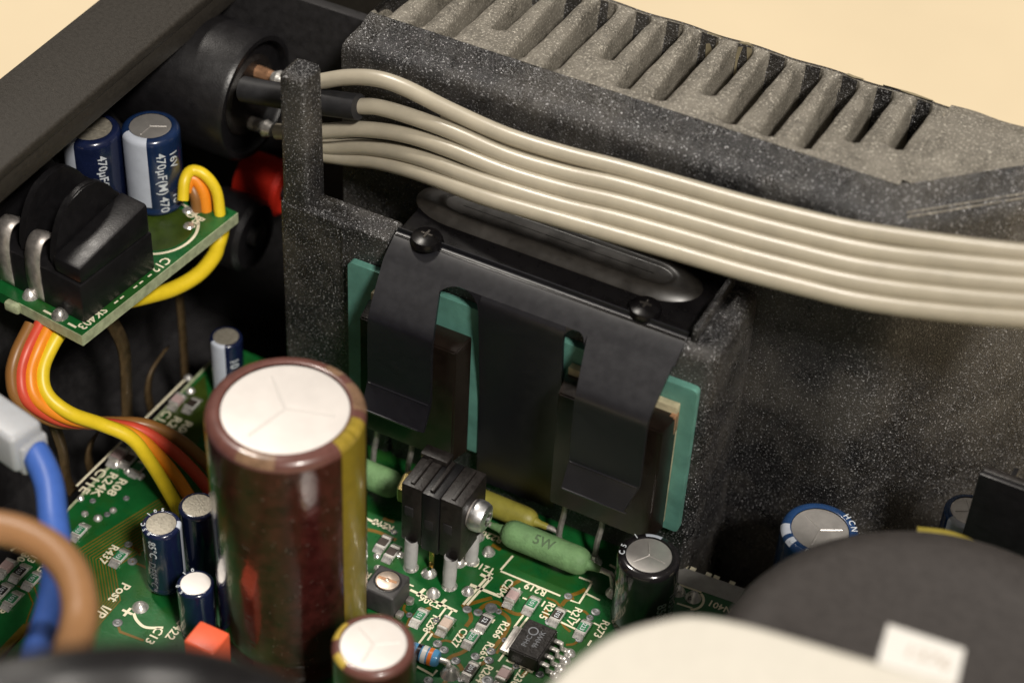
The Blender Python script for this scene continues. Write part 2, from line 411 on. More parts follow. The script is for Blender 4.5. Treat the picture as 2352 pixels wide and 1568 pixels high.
# worn paint on the rear edge
for (x, y, w, h) in ((1640,82,.085,.05),(1712,102,.085,.05),(1962,172,.10,.05),(2040,192,.045,.04),(2098,212,.27,.055)):
    p = pz(x, y+4, ZT-.03); wp = MB(); n_ = 18; V = []
    for k in range(n_):
        t = 2*math.pi*k/n_; rr_ = 1+.16*math.sin(3*t+x)+.1*math.sin(5*t+y)
        X_, Y_ = p.x+w*rr_*math.cos(t), p.y+h*rr_*math.sin(t); V.append(Vector((X_, Y_, topz(X_, Y_)+.012)))
    V.append(Vector((p.x, p.y, topz(p.x, p.y)+.016))); wp.add(V, [[i, (i+1) % n_, n_] for i in range(n_)]); obj('worn_paint_patch', wp, 'bare', hs)
# raised double ridge along the angled end
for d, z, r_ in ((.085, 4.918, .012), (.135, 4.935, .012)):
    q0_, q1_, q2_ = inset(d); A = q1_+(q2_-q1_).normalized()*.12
    t = MB(); t.tube([Vector((A.x, A.y, z)), Vector((q2_.x, q2_.y, z))], r_, 8); obj('edge_ridge', t, 'cast_sheen', hs)
# mounting block, left post
def rounded_block(x0, x1, y0, y1, z0, z1, bev): return MB().bb(x0, x1, y0, y1, z0, z1, bev, 4)
obj('mounting_block', rounded_block(-2.52, 1.52, 1.5, 2.80, -1.2, 3.42, .15), 'cast', hs, smooth=50)
obj('block_shoulder', rounded_block(-3.95, -2.50, 1.503, 1.88, -1.2, 3.40, .06), 'cast', hs, smooth=50)
pt = MB()     # tapered post
bmp = bmesh.new(); bmesh.ops.create_cube(bmp, size=1.0)
for v in bmp.verts:
    top = v.co.z > 0
    v.co = Vector(((-3.745+(-.18 if v.co.x < 0 else .18)*(.92 if top else 1.16)), (1.72+(-.20 if v.co.y < 0 else .20)*(1 if top else 1.1)), 5.16 if top else -1.2))
bmesh.ops.bevel(bmp, geom=bmp.edges[:], offset=.07, segments=4, affect='EDGES', profile=.5); pt.bm(bmp)
obj('support_post', pt, 'cast', hs, smooth=50)
rb = MB(); rb.bb(1.16, 1.23, 1.62, 2.70, 3.36, 3.60, .02); obj('locating_tab', rb, 'cast', hs)
for xx, yy in ((-3.12, 1.49),):
    rb = MB(); rb.bb(xx, xx+.035, 1.485, 1.56, 2.2, 3.33, .006); obj('casting_seam', rb, 'cast', hs)

# ================================================================= THERMAL PADS, TRANSISTORS, CLAMP
def rrect(x0, x1, z0, z1, r, n=5):
    out = []
    for cx_, cz_, s0 in ((x1-r, z1-r, 0), (x0+r, z1-r, 1), (x0+r, z0+r, 2), (x1-r, z0+r, 3)):
        for k in range(n+1):
            t = (s0+k/n)*math.pi/2; out.append((cx_+r*math.cos(t), cz_+r*math.sin(t)))
    return out
def plate_y(poly, y0, y1):      # prism along y of an x-z outline
    mb = MB().prism(poly, 0, 1); mb.v = [Vector((v.x, y0+(y1-y0)*v.z, v.y)) for v in mb.v]; return mb
for nm, x0, x1, lab in (('left', -2.98, -1.20, 'green silicone pad behind the left power transistor'), ('right', -.36, 1.39, 'green silicone pad behind the right power transistor, wide green edge showing')):
    poly = rrect(x0, x1, .72, 2.95, .06)
    th_ = thing('thermal_pad', lab, 'thermal pad', ((x0+x1)/2, 1.46, .72), 'green pads behind the power transistors')
    obj('pad_sheet', plate_y(poly, 1.40, 1.495), 'green_pad', th_)
def transistor(x0, x1, lab, tabcut=0.0):
    t = thing('power_transistor', lab, 'transistor', ((x0+x1)/2, 1.2, .1), 'power transistors under the clamp')
    z0, z1 = .80, 2.72
    obj('metal_tab', MB().bb(x0+.02, x1-.02-tabcut, 1.30, 1.397, z0+.05, z1-.01, .01), 'cream', t)
    bmx = bmesh.new(); bmesh.ops.create_cube(bmx, size=1.0)
    for v in bmx.verts:
        fr = v.co.y < 0; top = v.co.z > 0
        v.co = Vector(((x0+x1)/2+(v.co.x*2)*((x1-x0)/2-(.05 if fr else 0)), 1.0 if fr else 1.31, (z1-.10-(.04 if fr else 0)) if top else (z0+(.04 if fr else 0))))
    bmesh.ops.bevel(bmx, geom=bmx.edges[:], offset=.018, segments=2, affect='EDGES')
    obj('body', MB().bm(bmx), 'epoxy', t)
    # copper showing at the upper corner and the half-round side notch
    if not tabcut: obj('copper_corner', MB().bb(x1-.085, x1-.005, 1.24, 1.36, z1-.38, z1-.10, .02), 'copper', t)
    nt_ = MB(); nt_.lathe([(0,0),(.12,0),(.10,.05),(0,.05)], (x1-.16, 1.12, 1.95), (0,-1,0), 20); obj('side_notch', nt_, 'epoxy', t)
    xm = (x0+x1)/2
    for k in (-1, 0, 1):
        xl = xm+k*.48-.03
        leg = MB(); leg.box((xl, 1.22, .74), (.16, .05, .16), None, .01)
        leg.tube(spline([(xl, 1.22, .70), (xl, 1.20, .55), (xl-.02, 1.16, .3), (xl-.02, 1.13, .0)], 4), .036, 8)
        l_ = obj('leg', leg, 'tin_dull', t)
        obj('solder_joint', MB().lathe([(.10,0.002),(.085,.03),(.05,.09),(.038,.13)], (xl-.02, 1.13, 0), (0,0,1), 16), 'solder', l_)
transistor(-2.64, -1.30, 'left black power transistor under the clamp, behind the large brown capacitor', .8)
transistor(-.12, 1.24, 'right black power transistor under the clamp, cream and copper tab edge showing')

cl = thing('transistor_clamp', 'black steel spring clamp with two tongues pressing the power transistors', 'clamp', (-.7, 1.5, 3.4))
xl0, xl1 = -2.46, 1.12
fl_ = MB(); fl_.bb(xl0, xl1, 1.56, 2.74, 3.40, 3.45, .015); obj('top_flange', fl_, 'clip_gloss', cl)
def sheet(x0, x1, prof_yz, th=.05, taper=None, name='tongue', m='clip', n=10):
    """bent sheet: prof (y,z) pairs, thickened towards +y"""
    ps = spline([Vector((p[0], p[1], 0)) for p in prof_yz], 6)
    V = []; F = []; c = len(ps)
    us = [k/n for k in range(n+1)]
    for s_ in (0, 1):
        for i, p in enumerate(ps):
            t = (ps[min(i+1, c-1)]-ps[max(i-1, 0)]).normalized(); nr = Vector((-t.y, t.x, 0))
            q = p+nr*(-th*s_) if nr.x < 0 else p+nr*(th*s_)
            sh = taper(p.x, p.y) if taper else (0, 0)
            for u in us: V.append(Vector(((x0+sh[0])*(1-u)+(x1+sh[1])*u, q.x, q.y)))
    w = n+1; off = c*w
    for i in range(c-1):
        for k in range(n):
            F.append([i*w+k, i*w+k+1, (i+1)*w+k+1, (i+1)*w+k]); F.append([off+i*w+k, off+(i+1)*w+k, off+(i+1)*w+k+1, off+i*w+k+1])
        for k in (0, n): F.append([i*w+k, (i+1)*w+k, off+(i+1)*w+k, off+i*w+k])
    for k in range(n):
        F.append([k, off+k, off+k+1, k+1]); j = (c-1)*w; F.append([j+k, j+k+1, off+j+k+1, off+j+k])
    return obj(name, MB().add(V, F), m, cl, smooth=40)
# upper bend across the full width, then two tongues and the middle apron
sheet(xl0, xl1, [(1.66,3.455),(1.60,3.452),(1.53,3.42),(1.42,3.35),(1.31,3.27)], name='bend', n=20)
def fillet_web(x0, x1, zb, r):     # rounded tops of the two slots
    poly = [(x0, 3.13), (x1, 3.13), (x1, zb)]
    for k in range(1, 8):
        t = k/8*math.pi/2; poly.append((x1-r+r*math.cos(t)-0, zb-0+0*t)) if False else None
    return poly
ptong = [(1.311,3.271),(1.10,3.12),(.90,2.965),(.815,2.87),(.782,2.76),(.775,2.5),(.775,2.2),(.778,1.95),(.765,1.86),(.71,1.74),(.62,1.57)]
def lin(y, a_, b_): return a_+(b_-a_)*min(1, max(0, (1.31-y)/.5))
sheet(-2.46, -1.72, ptong, name='tongue', taper=lambda y, z: (lin(y, 0, .10), lin(y, 0, .18)))
sheet(.09, 1.10, ptong, name='tongue', taper=lambda y, z: (lin(y, 0, .13), lin(y, 0, -.02)-.10*max(0, 1.88-z)/.3))
sheet(-1.21, -.17, [(1.311,3.271),(1.27,3.20),(1.255,3.08),(1.26,2.9),(1.30,2.5),(1.37,1.6),(1.385,.3)], name='middle_apron', m='clip')
M['clip_edge'] = mat('polished_steel_edge', (.012,.012,.016), .22, spec=1.0)
for x0_, x1_ in ((-2.35, -1.55), (.225, 1.07)):
    for y_, z_, dx_ in ((.768, 1.868, 0), (.622, 1.572, .04)):
        obj('fold_edge', MB().tube([(x0_+.01, y_, z_), (x1_-.01-dx_, y_, z_)], .013, 8), 'clip_edge', cl)
# webs that round the slot tops
def web(xa, xb, slope):
    mb = MB(); r = abs(xb-xa); V = [Vector((xa, 1.311, 3.271))]; n_ = 10
    for k in range(n_+1):
        t = k/n_*math.pi/2; d_ = r*(1-math.cos(t))
        V.append(Vector((xb-(xb-xa)*math.sin(t), 1.311-d_*slope[0], 3.271-d_*slope[1])))
    V2 = [v+Vector((0,.05,0)) for v in V]; m_ = len(V)
    mb.add(V+V2, [list(range(m_)), list(range(m_, 2*m_))[::-1]]+[[i, (i+1) % m_, m_+(i+1) % m_, m_+i] for i in range(m_)])
    obj('slot_fillet', mb, 'clip', cl)
web(-1.72, -1.465, (.8, .6)); web(-1.21, -1.465, (.3, .95)); web(.09, -.04, (.8, .6)); web(-.17, -.04, (.3, .95))
# stiffening bead on the flange: an oval ring with a sunken middle
def stadium(xa, xb, y, r, n=14):
    out = []
    for k in range(n+1):
        t = -math.pi/2+math.pi*k/n; out.append((xb+r*1.6*math.cos(t), y+r*math.sin(t)))
    for k in range(n+1):
        t = math.pi/2+math.pi*k/n; out.append((xa+r*1.6*math.cos(t), y+r*math.sin(t)))
    return out
sc = []
A_ = pz(955, 470, 3.75); B_ = pz(1500, 585, 3.75)
by0 = 2.36
rings = [(.37, 3.445), (.36, 3.465), (.28, 3.515), (.24, 3.53), (.20, 3.533), (.165, 3.527), (.15, 3.505), (.13, 3.50), (.0, 3.50)]
mb = MB(); V = []; F = []; n_ = None
for r_, z in rings:
    s_ = stadium(-2.0, .38, by0, max(r_, .004)); n_ = len(s_); V += [Vector((p[0], p[1], z)) for p in s_]
for j in range(len(rings)-1):
    for i in range(n_): F.append([j*n_+i, j*n_+(i+1) % n_, (j+1)*n_+(i+1) % n_, (j+1)*n_+i])
mb.add(V, F); obj('stiffening_bead', mb, 'bead', cl, smooth=60)
for (px0, py0) in ((980, 545), (1482, 705)):
    p = pz(px0, py0, 3.52)
    s_ = MB().lathe([(.19,-.07),(.19,-.03),(.17,.015),(.10,.045),(.03,.05),(.0,.03)], (p.x, p.y, 3.52), (0,0,1), 24); s_o = obj('clamp_screw', s_, 'clip_gloss', cl)
    cr = MB().box((p.x, p.y, 3.565), (.14, .025, .02)); cr.box((p.x, p.y, 3.567), (.025, .14, .02)); obj('cross_recess', cr, 'recess', s_o)
ru = MB(); rp = py_(986, 775, 1.02)
for k in range(26):
    z = rp.z+random.uniform(-.20, .13); r_ = random.uniform(.008, .02)
    ru.lathe([(0,-r_),(r_,-r_*.3),(r_*.8,r_*.5),(0,r_)], (rp.x+random.gauss(0, .012)+(z-rp.z)*.05, 1.0+random.uniform(-.02, .02), z), (0,0,1), 6)
obj('rust_spots', ru, 'rust', cl)

# ================================================================= MAIN CIRCUIT BOARD
pcb = thing('circuit_board', 'large green main circuit board with cream printed lettering', 'circuit board', (0, 0, -.16))
outline = [(-5.42, -9), (9, -9), (9, 2.3), (3.6, 2.3), (2.9, 1.58), (-3.3, 1.58), (-3.3, 2.2), (-5.27, 2.2)]
obj('board', MB().prism(outline, -.16, 0), 'pcb', pcb)
ed = MB().prism([(-5.46, -9), (-5.425, -9), (-5.275, 2.2), (-5.31, 2.2)], -.161, .0015); obj('board_edge', ed, 'pcb_edge', pcb)
def silk_line(pts, w=.024, z=None):
    P_ = [pz(*p) for p in pts]
    if len(P_) > 3: P_ = spline(P_, 5)
    obj('silkscreen_line', MB().strip(P_, w, .001, .0045), 'silk', pcb)
ROT = {'S': math.pi, 'D': -math.pi/2, 'N': 0}
def silk_text(s, px, py, o='S', size=.132, wide=1.0):
    p = pz(px, py); t = text_mb(s, size, offset=size*.022, xscale=wide)
    obj('silkscreen_text', place(t, Matrix.Translation((p.x, p.y, .0045)) @ Matrix.Rotation(ROT[o], 4, 'Z')), 'silk', pcb, smooth=0)
def trace(pts, w=.045, m='trace', sm=True):
    P_ = [pz(*p) for p in pts]
    if sm and len(P_) > 2: P_ = spline(P_, 5)
    obj('copper_trace', MB().strip(P_, w, .0005, .0025), m, pcb)
def via(px, py, r=.055, m='via'):
    p = pz(px, py); obj('via', MB().lathe([(r,.0005),(r*.95,.010),(r*.62,.016),(r*.42,.012),(r*.36,.003),(0,.002)], (p.x, p.y, 0), (0,0,1), 18), m, pcb)
def blob(px, py, r=.09, h=.10):
    p = pz(px, py); obj('solder_blob', MB().lathe([(r*1.15,.001),(r,.02),(r*.75,h*.55),(r*.4,h*.9),(0,h)], (p.x, p.y, 0), (0,0,1), 20), 'solder', pcb)
# lettering and outlines round the middle of the board
silk_text('R219', 1230, 1353); silk_text('T210', 1112, 1303); silk_text('T206', 988, 1381)
silk_text('R266', 1150, 1446, 'D'); silk_text('R265', 1115, 1494, 'D'); silk_text('C227', 1054, 1463, 'D'); silk_text('C204', 1160, 1349, 'D')
silk_text('R215', 1256, 1402, 'D'); silk_text('R217', 1318, 1414, 'D'); silk_text('R273', 1381, 1444, 'D'); silk_text('R256', 990, 1432, 'D')
silk_text('R218', 880, 1205); silk_text('R220', 1130, 1232); silk_text('R264', 1112, 1547, 'D'); silk_text('C230', 1192, 1553, 'D')
silk_text('N401', 1654, 1393); silk_text('R241', 890, 1426); silk_text('R', 845, 1320)
silk_line([(1150,1311),(1287,1368)]); silk_line([(1150,1308),(1178,1276)]); silk_line([(1330,1325),(1360,1336)])
silk_line([(1360,1338),(1330,1385),(1310,1378)]); silk_line([(1345,1362),(1378,1378)])
silk_line([(962,1477),(1026,1393)]); silk_line([(1022,1424),(1040,1400)]); silk_line([(982,1470),(993,1454)])
silk_line([(1064,1388),(1125,1318)], .03); silk_line([(1073,1389),(1130,1325)], .03); silk_line([(1080,1342),(1150,1370)], .04); silk_line([(1104,1318),(1127,1330)], .04)
silk_line([(942,1354),(1050,1404)], .034); silk_line([(958,1368),(976,1352)], .04); silk_line([(1008,1392),(1024,1376)], .04)
silk_line([(1180,1441),(1202,1412)]); silk_line([(1190,1446),(1213,1417)])
silk_line([(1145,1518),(1160,1498)]); silk_line([(1163,1515),(1222,1543),(1232,1532)], .03)
silk_line([(958,1530),(994,1550),(1004,1538)], .03); silk_line([(1288,1428),(1326,1446)]); silk_line([(1350,1482),(1358,1470)])
silk_line([(832,1186),(912,1224)], .03); silk_line([(1560,1342),(1611,1360)]); silk_line([(1555,1385),(1590,1396)])
arc = [(1590+26*math.cos(t), 1377+22*math.sin(t)) for t in [(-40+20*k)*math.pi/180 for k in range(8)]]; silk_line(arc, .03)
silk_line([(1400,1296),(1424,1310)], .03)
st = [pz(*p) for p in ((1558,1299),(1711,1352),(1690,1385),(1555,1338))]; obj('ground_strip', MB().prism([(p.x, p.y) for p in st][::-1], .001, .006), 'strip', pcb)
for k in (0, 1, 3, 4, 6):
    p = pz(1575+18*k, 1300+6.4*k); obj('silkscreen_line', MB().bb(p.x-.04, p.x+.03, p.y-.03, p.y+.02, .0065, .009), 'silk', pcb)
# traces in the middle
for pts in ([(935,1440),(945,1418),(965,1405),(990,1395)], [(1076,1400),(1082,1420),(1070,1438)], [(1098,1406),(1112,1390),(1140,1382),(1165,1400),(1190,1410),(1212,1402)],
            [(1140,1398),(1168,1420),(1162,1450),(1140,1480),(1128,1493)], [(1060,1392),(1100,1380),(1130,1372)], [(1150,1345),(1165,1352),(1180,1340),(1195,1332)],
            [(1020,1525),(1035,1508),(1060,1498),(1082,1484)], [(1048,1518),(1058,1530),(1062,1540)], [(1124,1516),(1105,1524),(1090,1530)], [(1215,1370),(1230,1380),(1212,1390)],
            [(1305,1369),(1330,1360),(1345,1352)], [(1290,1390),(1300,1378),(1318,1372)], [(1262,1425),(1252,1410),(1258,1398)], [(985,1448),(1000,1460),(1012,1460)],
            [(1066,1463),(1052,1455)], [(1020,1570),(1030,1552)], [(1200,1552),(1215,1535)], [(840,1215),(870,1222),(910,1240)], [(1130,1250),(1150,1262)], [(880,1190),(905,1198)]):
    trace(pts, .05)
for p in ((1073,1399),(1128,1396,.075),(1098,1406),(1128,1495),(1092,1507),(1123,1516),(1047,1517),(1120,1562,.07),(984,1562),(1368,1405),(1305,1369,.05),(1262,1428)):
    via(*p)
for p in ((1034,1546,.10,.12),(1122,1268,.07,.10),(995,1363,.075,.09),(1075,1358,.07,.08),(1557,1358,.08,.10),(1592,1372,.085,.10),(941,1382,.045,.05),(868,1305,.045,.05),(866,1277,.04,.05),(920,1275,.045,.04),(1262,1462,.06,.05)):
    blob(*p)
for p in ((1005,1478),(1020,1492),(1145,1404,.04),(1355,1418,.045),(1330,1468,.045),
          (940,1412,.04),(1002,1424,.04),(1160,1470,.04),(1060,1560,.045),(1185,1530,.04),(1240,1548,.05),(930,1230,.04),(905,1222,.04)):
    via(*p)
for pts in ([(1005,1478),(1020,1470),(1040,1474)], [(1145,1404),(1160,1392),(1178,1392)], [(1255,1372),(1275,1380),(1290,1396)], [(1355,1418),(1345,1405),(1330,1400)], [(1310,1450),(1298,1440),(1290,1428)],
            [(940,1412),(928,1400),(930,1388)], [(1160,1470),(1150,1484),(1140,1500)], [(1060,1560),(1070,1548),(1076,1552)], [(1185,1530),(1170,1540),(1165,1548)], [(1330,1468),(1318,1478),(1300,1480)]):
    trace(pts, .032)
for a_, b_ in (((1200,1372),(1210,1376)), ((1244,1392),(1252,1380)), ((1300,1400),(1312,1406)), ((1096,1442),(1104,1446)), ((1130,1430),(1136,1422)), ((1060,1480),(1072,1486)),
               ((1096,1530),(1104,1520)), ((1140,1540),(1150,1544)), ((936,1340),(950,1346)), ((1322,1430),(1332,1420)), ((1364,1430),(1376,1436)), ((1186,1360),(1194,1350))):
    silk_line([a_, b_], .02)
# left part of the board
silk_text('Post', 274, 1360, 'D', .17); silk_text('I/P', 236, 1404, 'D', .17); silk_text('+', 290, 1404, 'D', .26); silk_text('C13', 354, 1459, 'D', .15)
silk_text('C422', 405, 1444, 'D', .15); silk_text('R437', 249, 1272, 'D', .145)
silk_text('D2', 58, 1252, 'D', .14); silk_text('C130', 62, 1268, 'D', .14); silk_text('R413', 84, 1272, 'D', .14); silk_text('R3', 97, 1305, 'D', .13); silk_text('R', 2, 1402, 'D', .14)
silk_line([(307,1408),(315,1425),(335,1440),(375,1441)], .035)
silk_line([(176,1116),(424,873)], .03); silk_line([(25,1264),(75,1232)], .03)
silk_text('C11E', 214, 1104, 'D', .17, 1.2); silk_text('R24K', 240, 1112, 'D', .16, 1.2); silk_text('R08', 268, 1118, 'D', .16, 1.2)
silk_text('C12', 372, 962, 'D', .16, 1.2); silk_text('R25', 395, 975, 'D', .16, 1.2); silk_text('R06', 420, 985, 'D', .16, 1.2)
def isect(p, d, q, e):
    den = d[0]*e[1]-d[1]*e[0]; t_ = ((q[0]-p[0])*e[1]-(q[1]-p[1])*e[0])/den; return (p[0]+d[0]*t_, p[1]+d[1]*t_)
for k in range(13):      # bundle of fine tracks
    U0 = (430+3.4*k, 1106+5.6*k); V0 = (176+6.6*k, 1260-1.0*k); b1 = isect(U0, (-200,125), V0, (16,110)); b2 = (V0[0]+16+k*.4, V0[1]+118+k)
    trace([U0, b1, b2, (b2[0]-70, b2[1]+80)], .017, 'trace_dim', False)
for k in range(9): trace([(120-8*k, 1400+4*k), (60-8*k, 1455+5*k), (-10, 1520+6*k)], .018, 'trace_dim', False)
for k in range(3): trace([(40+14*k, 1345-5*k), (62+16*k, 1352-6*k), (76+15*k, 1385-4*k), (60+10*k, 1430)], .016, 'trace', False)
obj('copper_pour', MB().prism([(p.x, p.y) for p in [pz(*q) for q in ((330,1010),(470,860),(480,930),(460,1010),(420,1060))]][::-1], .0002, .0012), 'pcb_pour', pcb)
for p in ((270,1430,.06),(295,1250,.05),(304,1289,.06),(213,1150,.04),(246,1181,.04),(290,1144,.04),(318,1094,.04)): via(*p)
for p in ((322,1394,.085,.08),(437,898,.055,.06),(432,868,.05,.05),(305,1030,.05,.06),(267,1068,.05,.06),(294,1082,.05,.06),(323,1094,.05,.05),(185,1145,.04,.05),(225,1190,.05,.05),(195,1180,.04,.04),(260,1172,.04,.04)): blob(*p)
trace([(270,1432),(276,1450),(330,1470)], .03, 'trace', False); trace([(303,1289),(330,1300),(350,1312)], .03, 'trace', False); trace([(300,1255),(318,1262),(322,1275)], .03, 'trace', False)

# ================================================================= CHIP PARTS
def box_part(name, d, c, m, parent, bev=.006): return obj(name, MB().box(c, d, None, bev, 1), m, parent)
CH = {}
def chip_mesh(key, d, m, bev=.006):
    if key in CH: return CH[key]
    o = obj('tmp', MB().box((0,0,0), d, None, bev, 1), m); me = o.data; bpy.data.objects.remove(o); CH[key] = me; return me
def link(name, me, loc, parent, rz=0):
    o = bpy.data.objects.new(name, me); COL.objects.link(o); o.parent = parent; o.location = loc; o.rotation_euler = (0, 0, rz); WLOC[o] = Vector((0,0,0)); return o
w_ = MB().add([(-.062,0,0),(.062,0,0),(.062,.06,0),(-.062,.06,0),(-.058,0,.045),(.058,0,.045)], [[0,1,2,3],[0,4,5,1],[4,3,2,5],[0,3,4],[1,2,5]])
wo = obj('tmp', w_, 'solder'); WEDGE = wo.data; bpy.data.objects.remove(wo)
def smd(px, py, kind, label, code=None, rz=0.0, s=1.0):
    p = pz(px, py, .03); nm = 'chip_capacitor' if kind in ('pink', 'beige') else 'chip_resistor'
    t = thing(nm, label, nm.replace('_', ' '), (p.x, p.y, 0), 'small chip parts on the main board'); t.rotation_euler = (0, 0, rz); t.scale = (s, s, s)
    if kind in ('pink', 'beige'):
        link('body', chip_mesh(kind, (.125,.13,.085), 'mlcc_'+kind, .012), (0,0,.046), t); tz, th_ = .046, .088
    else:
        link('body', chip_mesh('cer', (.122,.19,.045), 'ceramic'), (0,0,.026), t)
        link('coating', chip_mesh(kind, (.112,.118,.010), 'chip_'+kind, .004), (0,0,.0525), t); tz, th_ = .027, .05
    for sg in (-1, 1):
        link('terminal', chip_mesh('term%g' % th_, (.128,.042,th_), 'tin', .01), (0,sg*.083,tz), t)
        link('solder_fillet', WEDGE, (0,sg*.10,.002), t, 0 if sg > 0 else math.pi)
    if code:
        x = place(text_mb(code, .075, offset=.0008), Matrix.Translation((0,0,.0595)) @ Matrix.Rotation(-math.pi/2 if random.random() < 2 else 0, 4, 'Z'))
        x.v = [v+Vector((p.x, p.y, 0)) for v in x.v]; obj('marking', x, 'ink_white', t, smooth=0)
    return t
smd(963,1415,'green','green chip resistor marked 151 between the T206 and R256 lettering','151')
smd(1024,1435,'beige','beige chip capacitor beside the C227 lettering')
smd(1113,1427,'black','black chip resistor marked 52 beside the R266 lettering','52')
smd(1083,1464,'green','green chip resistor marked 220 beside the R265 lettering','220')
smd(1080,1538,'brown','dark chip resistor marked 201 near the bottom edge beside a large solder joint','201')
smd(1157,1551,'pink','pink chip capacitor at the bottom edge below the surface-mount transistor')
smd(1177,1371,'pink','pink chip capacitor beside the C204 lettering')
smd(1221,1387,'green','green chip resistor marked 101 beside the R215 lettering','101')
smd(1280,1413,'brown','dark chip resistor marked 103 between the R215 and R217 lettering','103')
smd(1339,1442,'green','green chip resistor marked 223 beside the R273 lettering','223')
smd(275,1278,'green','green chip resistor marked 103 beside the R437 lettering','103')
smd(182,1219,'green','blurred green chip resistor touching the blue wire where the brown wire crosses it','103')
smd(15,1303,'pink','pink chip capacitor at the left edge of the picture below the D2 lettering')
smd(46,1313,'black','black chip resistor marked 103 between pink chip capacitor and green chip at left','103')
smd(75,1330,'green','green chip resistor marked 103 just left of the blue wire','103')
smd(4,1357,'black','black chip resistor cut by the left edge of the picture','103')
smd(28,1376,'green','lowest green chip resistor near the left edge, marked 103','103')
smd(271,1049,'pink','pink blurred chip capacitor left of the yellow wire bend','',0,1.1)
smd(297,1054,'brown','dark blurred chip beside the pink capacitor left of the yellow wire')
smd(318,1074,'green','pale green blurred chip right beside the yellow wire')
smd(407,921,'pink','pink blurred chip capacitor near the back left board edge')
smd(441,928,'brown','dark blurred chip by the big brown capacitor rim near the back board edge')
smd(880,1246,'brown','dark chip resistor beside gold stripe of large capacitor, beneath R218 lettering')
smd(900,1268,'brown','dark chip resistor above the trimmer beside the transistor stack legs')

# ================================================================= SURFACE-MOUNT POWER TRANSISTOR
c4 = [pz(*q, .22) for q in ((1217,1425),(1278,1443),(1235,1510),(1170,1489))]
cx0 = sum(p.x for p in c4)/4; cy0 = sum(p.y for p in c4)/4
t = thing('surface_mount_transistor', 'black surface-mount transistor with bright metal tab and printed marks', 'transistor', (cx0, cy0, 0))
print('ic', [tuple(round(c, 2) for c in p) for p in c4])
hx, hy = .19, .26
bmx = bmesh.new(); bmesh.ops.create_cube(bmx, size=1.0)
for v in bmx.verts:
    top = v.co.z > 0; k = .96 if top else 1.0
    v.co = Vector((cx0+v.co.x*2*hx*k, cy0+v.co.y*2*hy*k, .22 if top else .015))
bmesh.ops.bevel(bmx, geom=bmx.edges[:], offset=.012, segments=2, affect='EDGES'); obj('body', MB().bm(bmx), 'plastic_blk2', t)
tbm = MB().bb(cx0-hx-.13, cx0-hx+.03, cy0-.20, cy0+.20, .01, .07, .012); tab = obj('metal_tab', tbm, 'tin', t)
obj('tab_groove', MB().bb(cx0-hx-.09, cx0-hx-.05, cy0-.17, cy0+.17, .068, .074, .004), 'tin_dull', tab)
for k in (-1.4, -.45, .5, 1.4):
    y_ = cy0+k*.13
    ld = MB().box((cx0+hx+.035, y_, .11), (.09, .05, .03), None, .006).box((cx0+hx+.085, y_, .06), (.03, .05, .12), None, .006).box((cx0+hx+.14, y_, .018), (.12, .055, .03), None, .006)
    l_ = obj('lead', ld, 'tin', t)
    obj('solder_joint', MB().lathe([(.07,.001),(.06,.02),(.03,.045),(0,.05)], (cx0+hx+.19, y_, 0), (0,0,1), 14), 'solder', l_)
tx = place(text_mb('9HWK', .09), Matrix.Translation((cx0+.06, cy0+.02, .2225)) @ Matrix.Rotation(math.pi/2, 4, 'Z')); obj('marking', tx, 'ink_grey', t, smooth=0)
tx = place(text_mb('PHC', .09), Matrix.Translation((cx0-.05, cy0-.06, .2225)) @ Matrix.Rotation(math.pi/2, 4, 'Z')); obj('marking', tx, 'ink_grey', t, smooth=0)
rg = MB().lathe([(.045,0),(.060,0),(.060,.001),(.045,.001)], (cx0-.05, cy0+.10, .2222), (0,0,1), 24); obj('round_mark', rg, 'ink_grey', t)

# ================================================================= RESISTORS
def bar_profile(L_, r, rnd): 
    pts = [(0.0, -L_/2)]
    for k in range(1, 7): 
        t_ = k/6*math.pi/2; pts.append((r*(.42+.58*math.sin(t_)), -L_/2+rnd*(1-math.cos(t_))))
    pts += [(r, -L_/6), (r, L_/6)]
    return pts+[(p[0], -p[1]) for p in pts[:7]][::-1]
def power_res(name, lab, A, B, r, m, txt=None, tang=0, leads=True):
    A, B = Vector(A), Vector(B); c = (A+B)/2; ax_ = (B-A).normalized(); L_ = (B-A).length
    t = thing(name, lab, 'resistor', (c.x, c.y, 0), 'cement power resistors')
    obj('body', MB().lathe(bar_profile(L_, r, .16), c, ax_, 32), m, t)
    for sg in (-1, 1):
        e_ = c+ax_*sg*L_/2
        obj('end_cone', MB().lathe([(r*.46,-.02),(r*.30,.06),(.04,.15),(0.036,.16)], e_, ax_*sg, 20), m, t)
        f_ = e_+ax_*sg*.30
        pts = [e_+ax_*sg*.1, e_+ax_*sg*.24, f_+Vector((0,0,-.03)), Vector((f_.x+ax_.x*sg*.05, f_.y, .0))]
        lo = obj('lead', MB().tube(spline(pts, 5), .034, 10), 'tin_dull', t)
        obj('solder_joint', MB().lathe([(.10,.001),(.085,.03),(.05,.07),(.034,.1)], (pts[-1].x, pts[-1].y, 0), (0,0,1), 16), 'solder', lo)
    if txt:
        mb = finer(text_mb(txt, .17, offset=.003)); V = []
        for v in mb.v:       # letters lie along the bar, upside down like the board print
            u = v.x; a_ = tang-v.y/r; V.append(Vector((c.x+u, c.y+(r+.004)*math.cos(a_), c.z+(r+.004)*math.sin(a_))))
        k = MB(); k.add(V, mb.f); obj('lettering', k, 'ink_dark', t, smooth=0)
    return t
ra, rb_ = pz(1165, 1218, .3), pz(1345, 1296, .3); ym = (ra.y+rb_.y)/2
power_res('cement_resistor', 'pale green ceramic resistor printed 5W beside the black capacitor', (ra.x-.04, ym, .3), (rb_.x+.03, ym, .3), .17, 'res_green', '5W', math.radians(115))
ra = pz(838, 1090, .34)
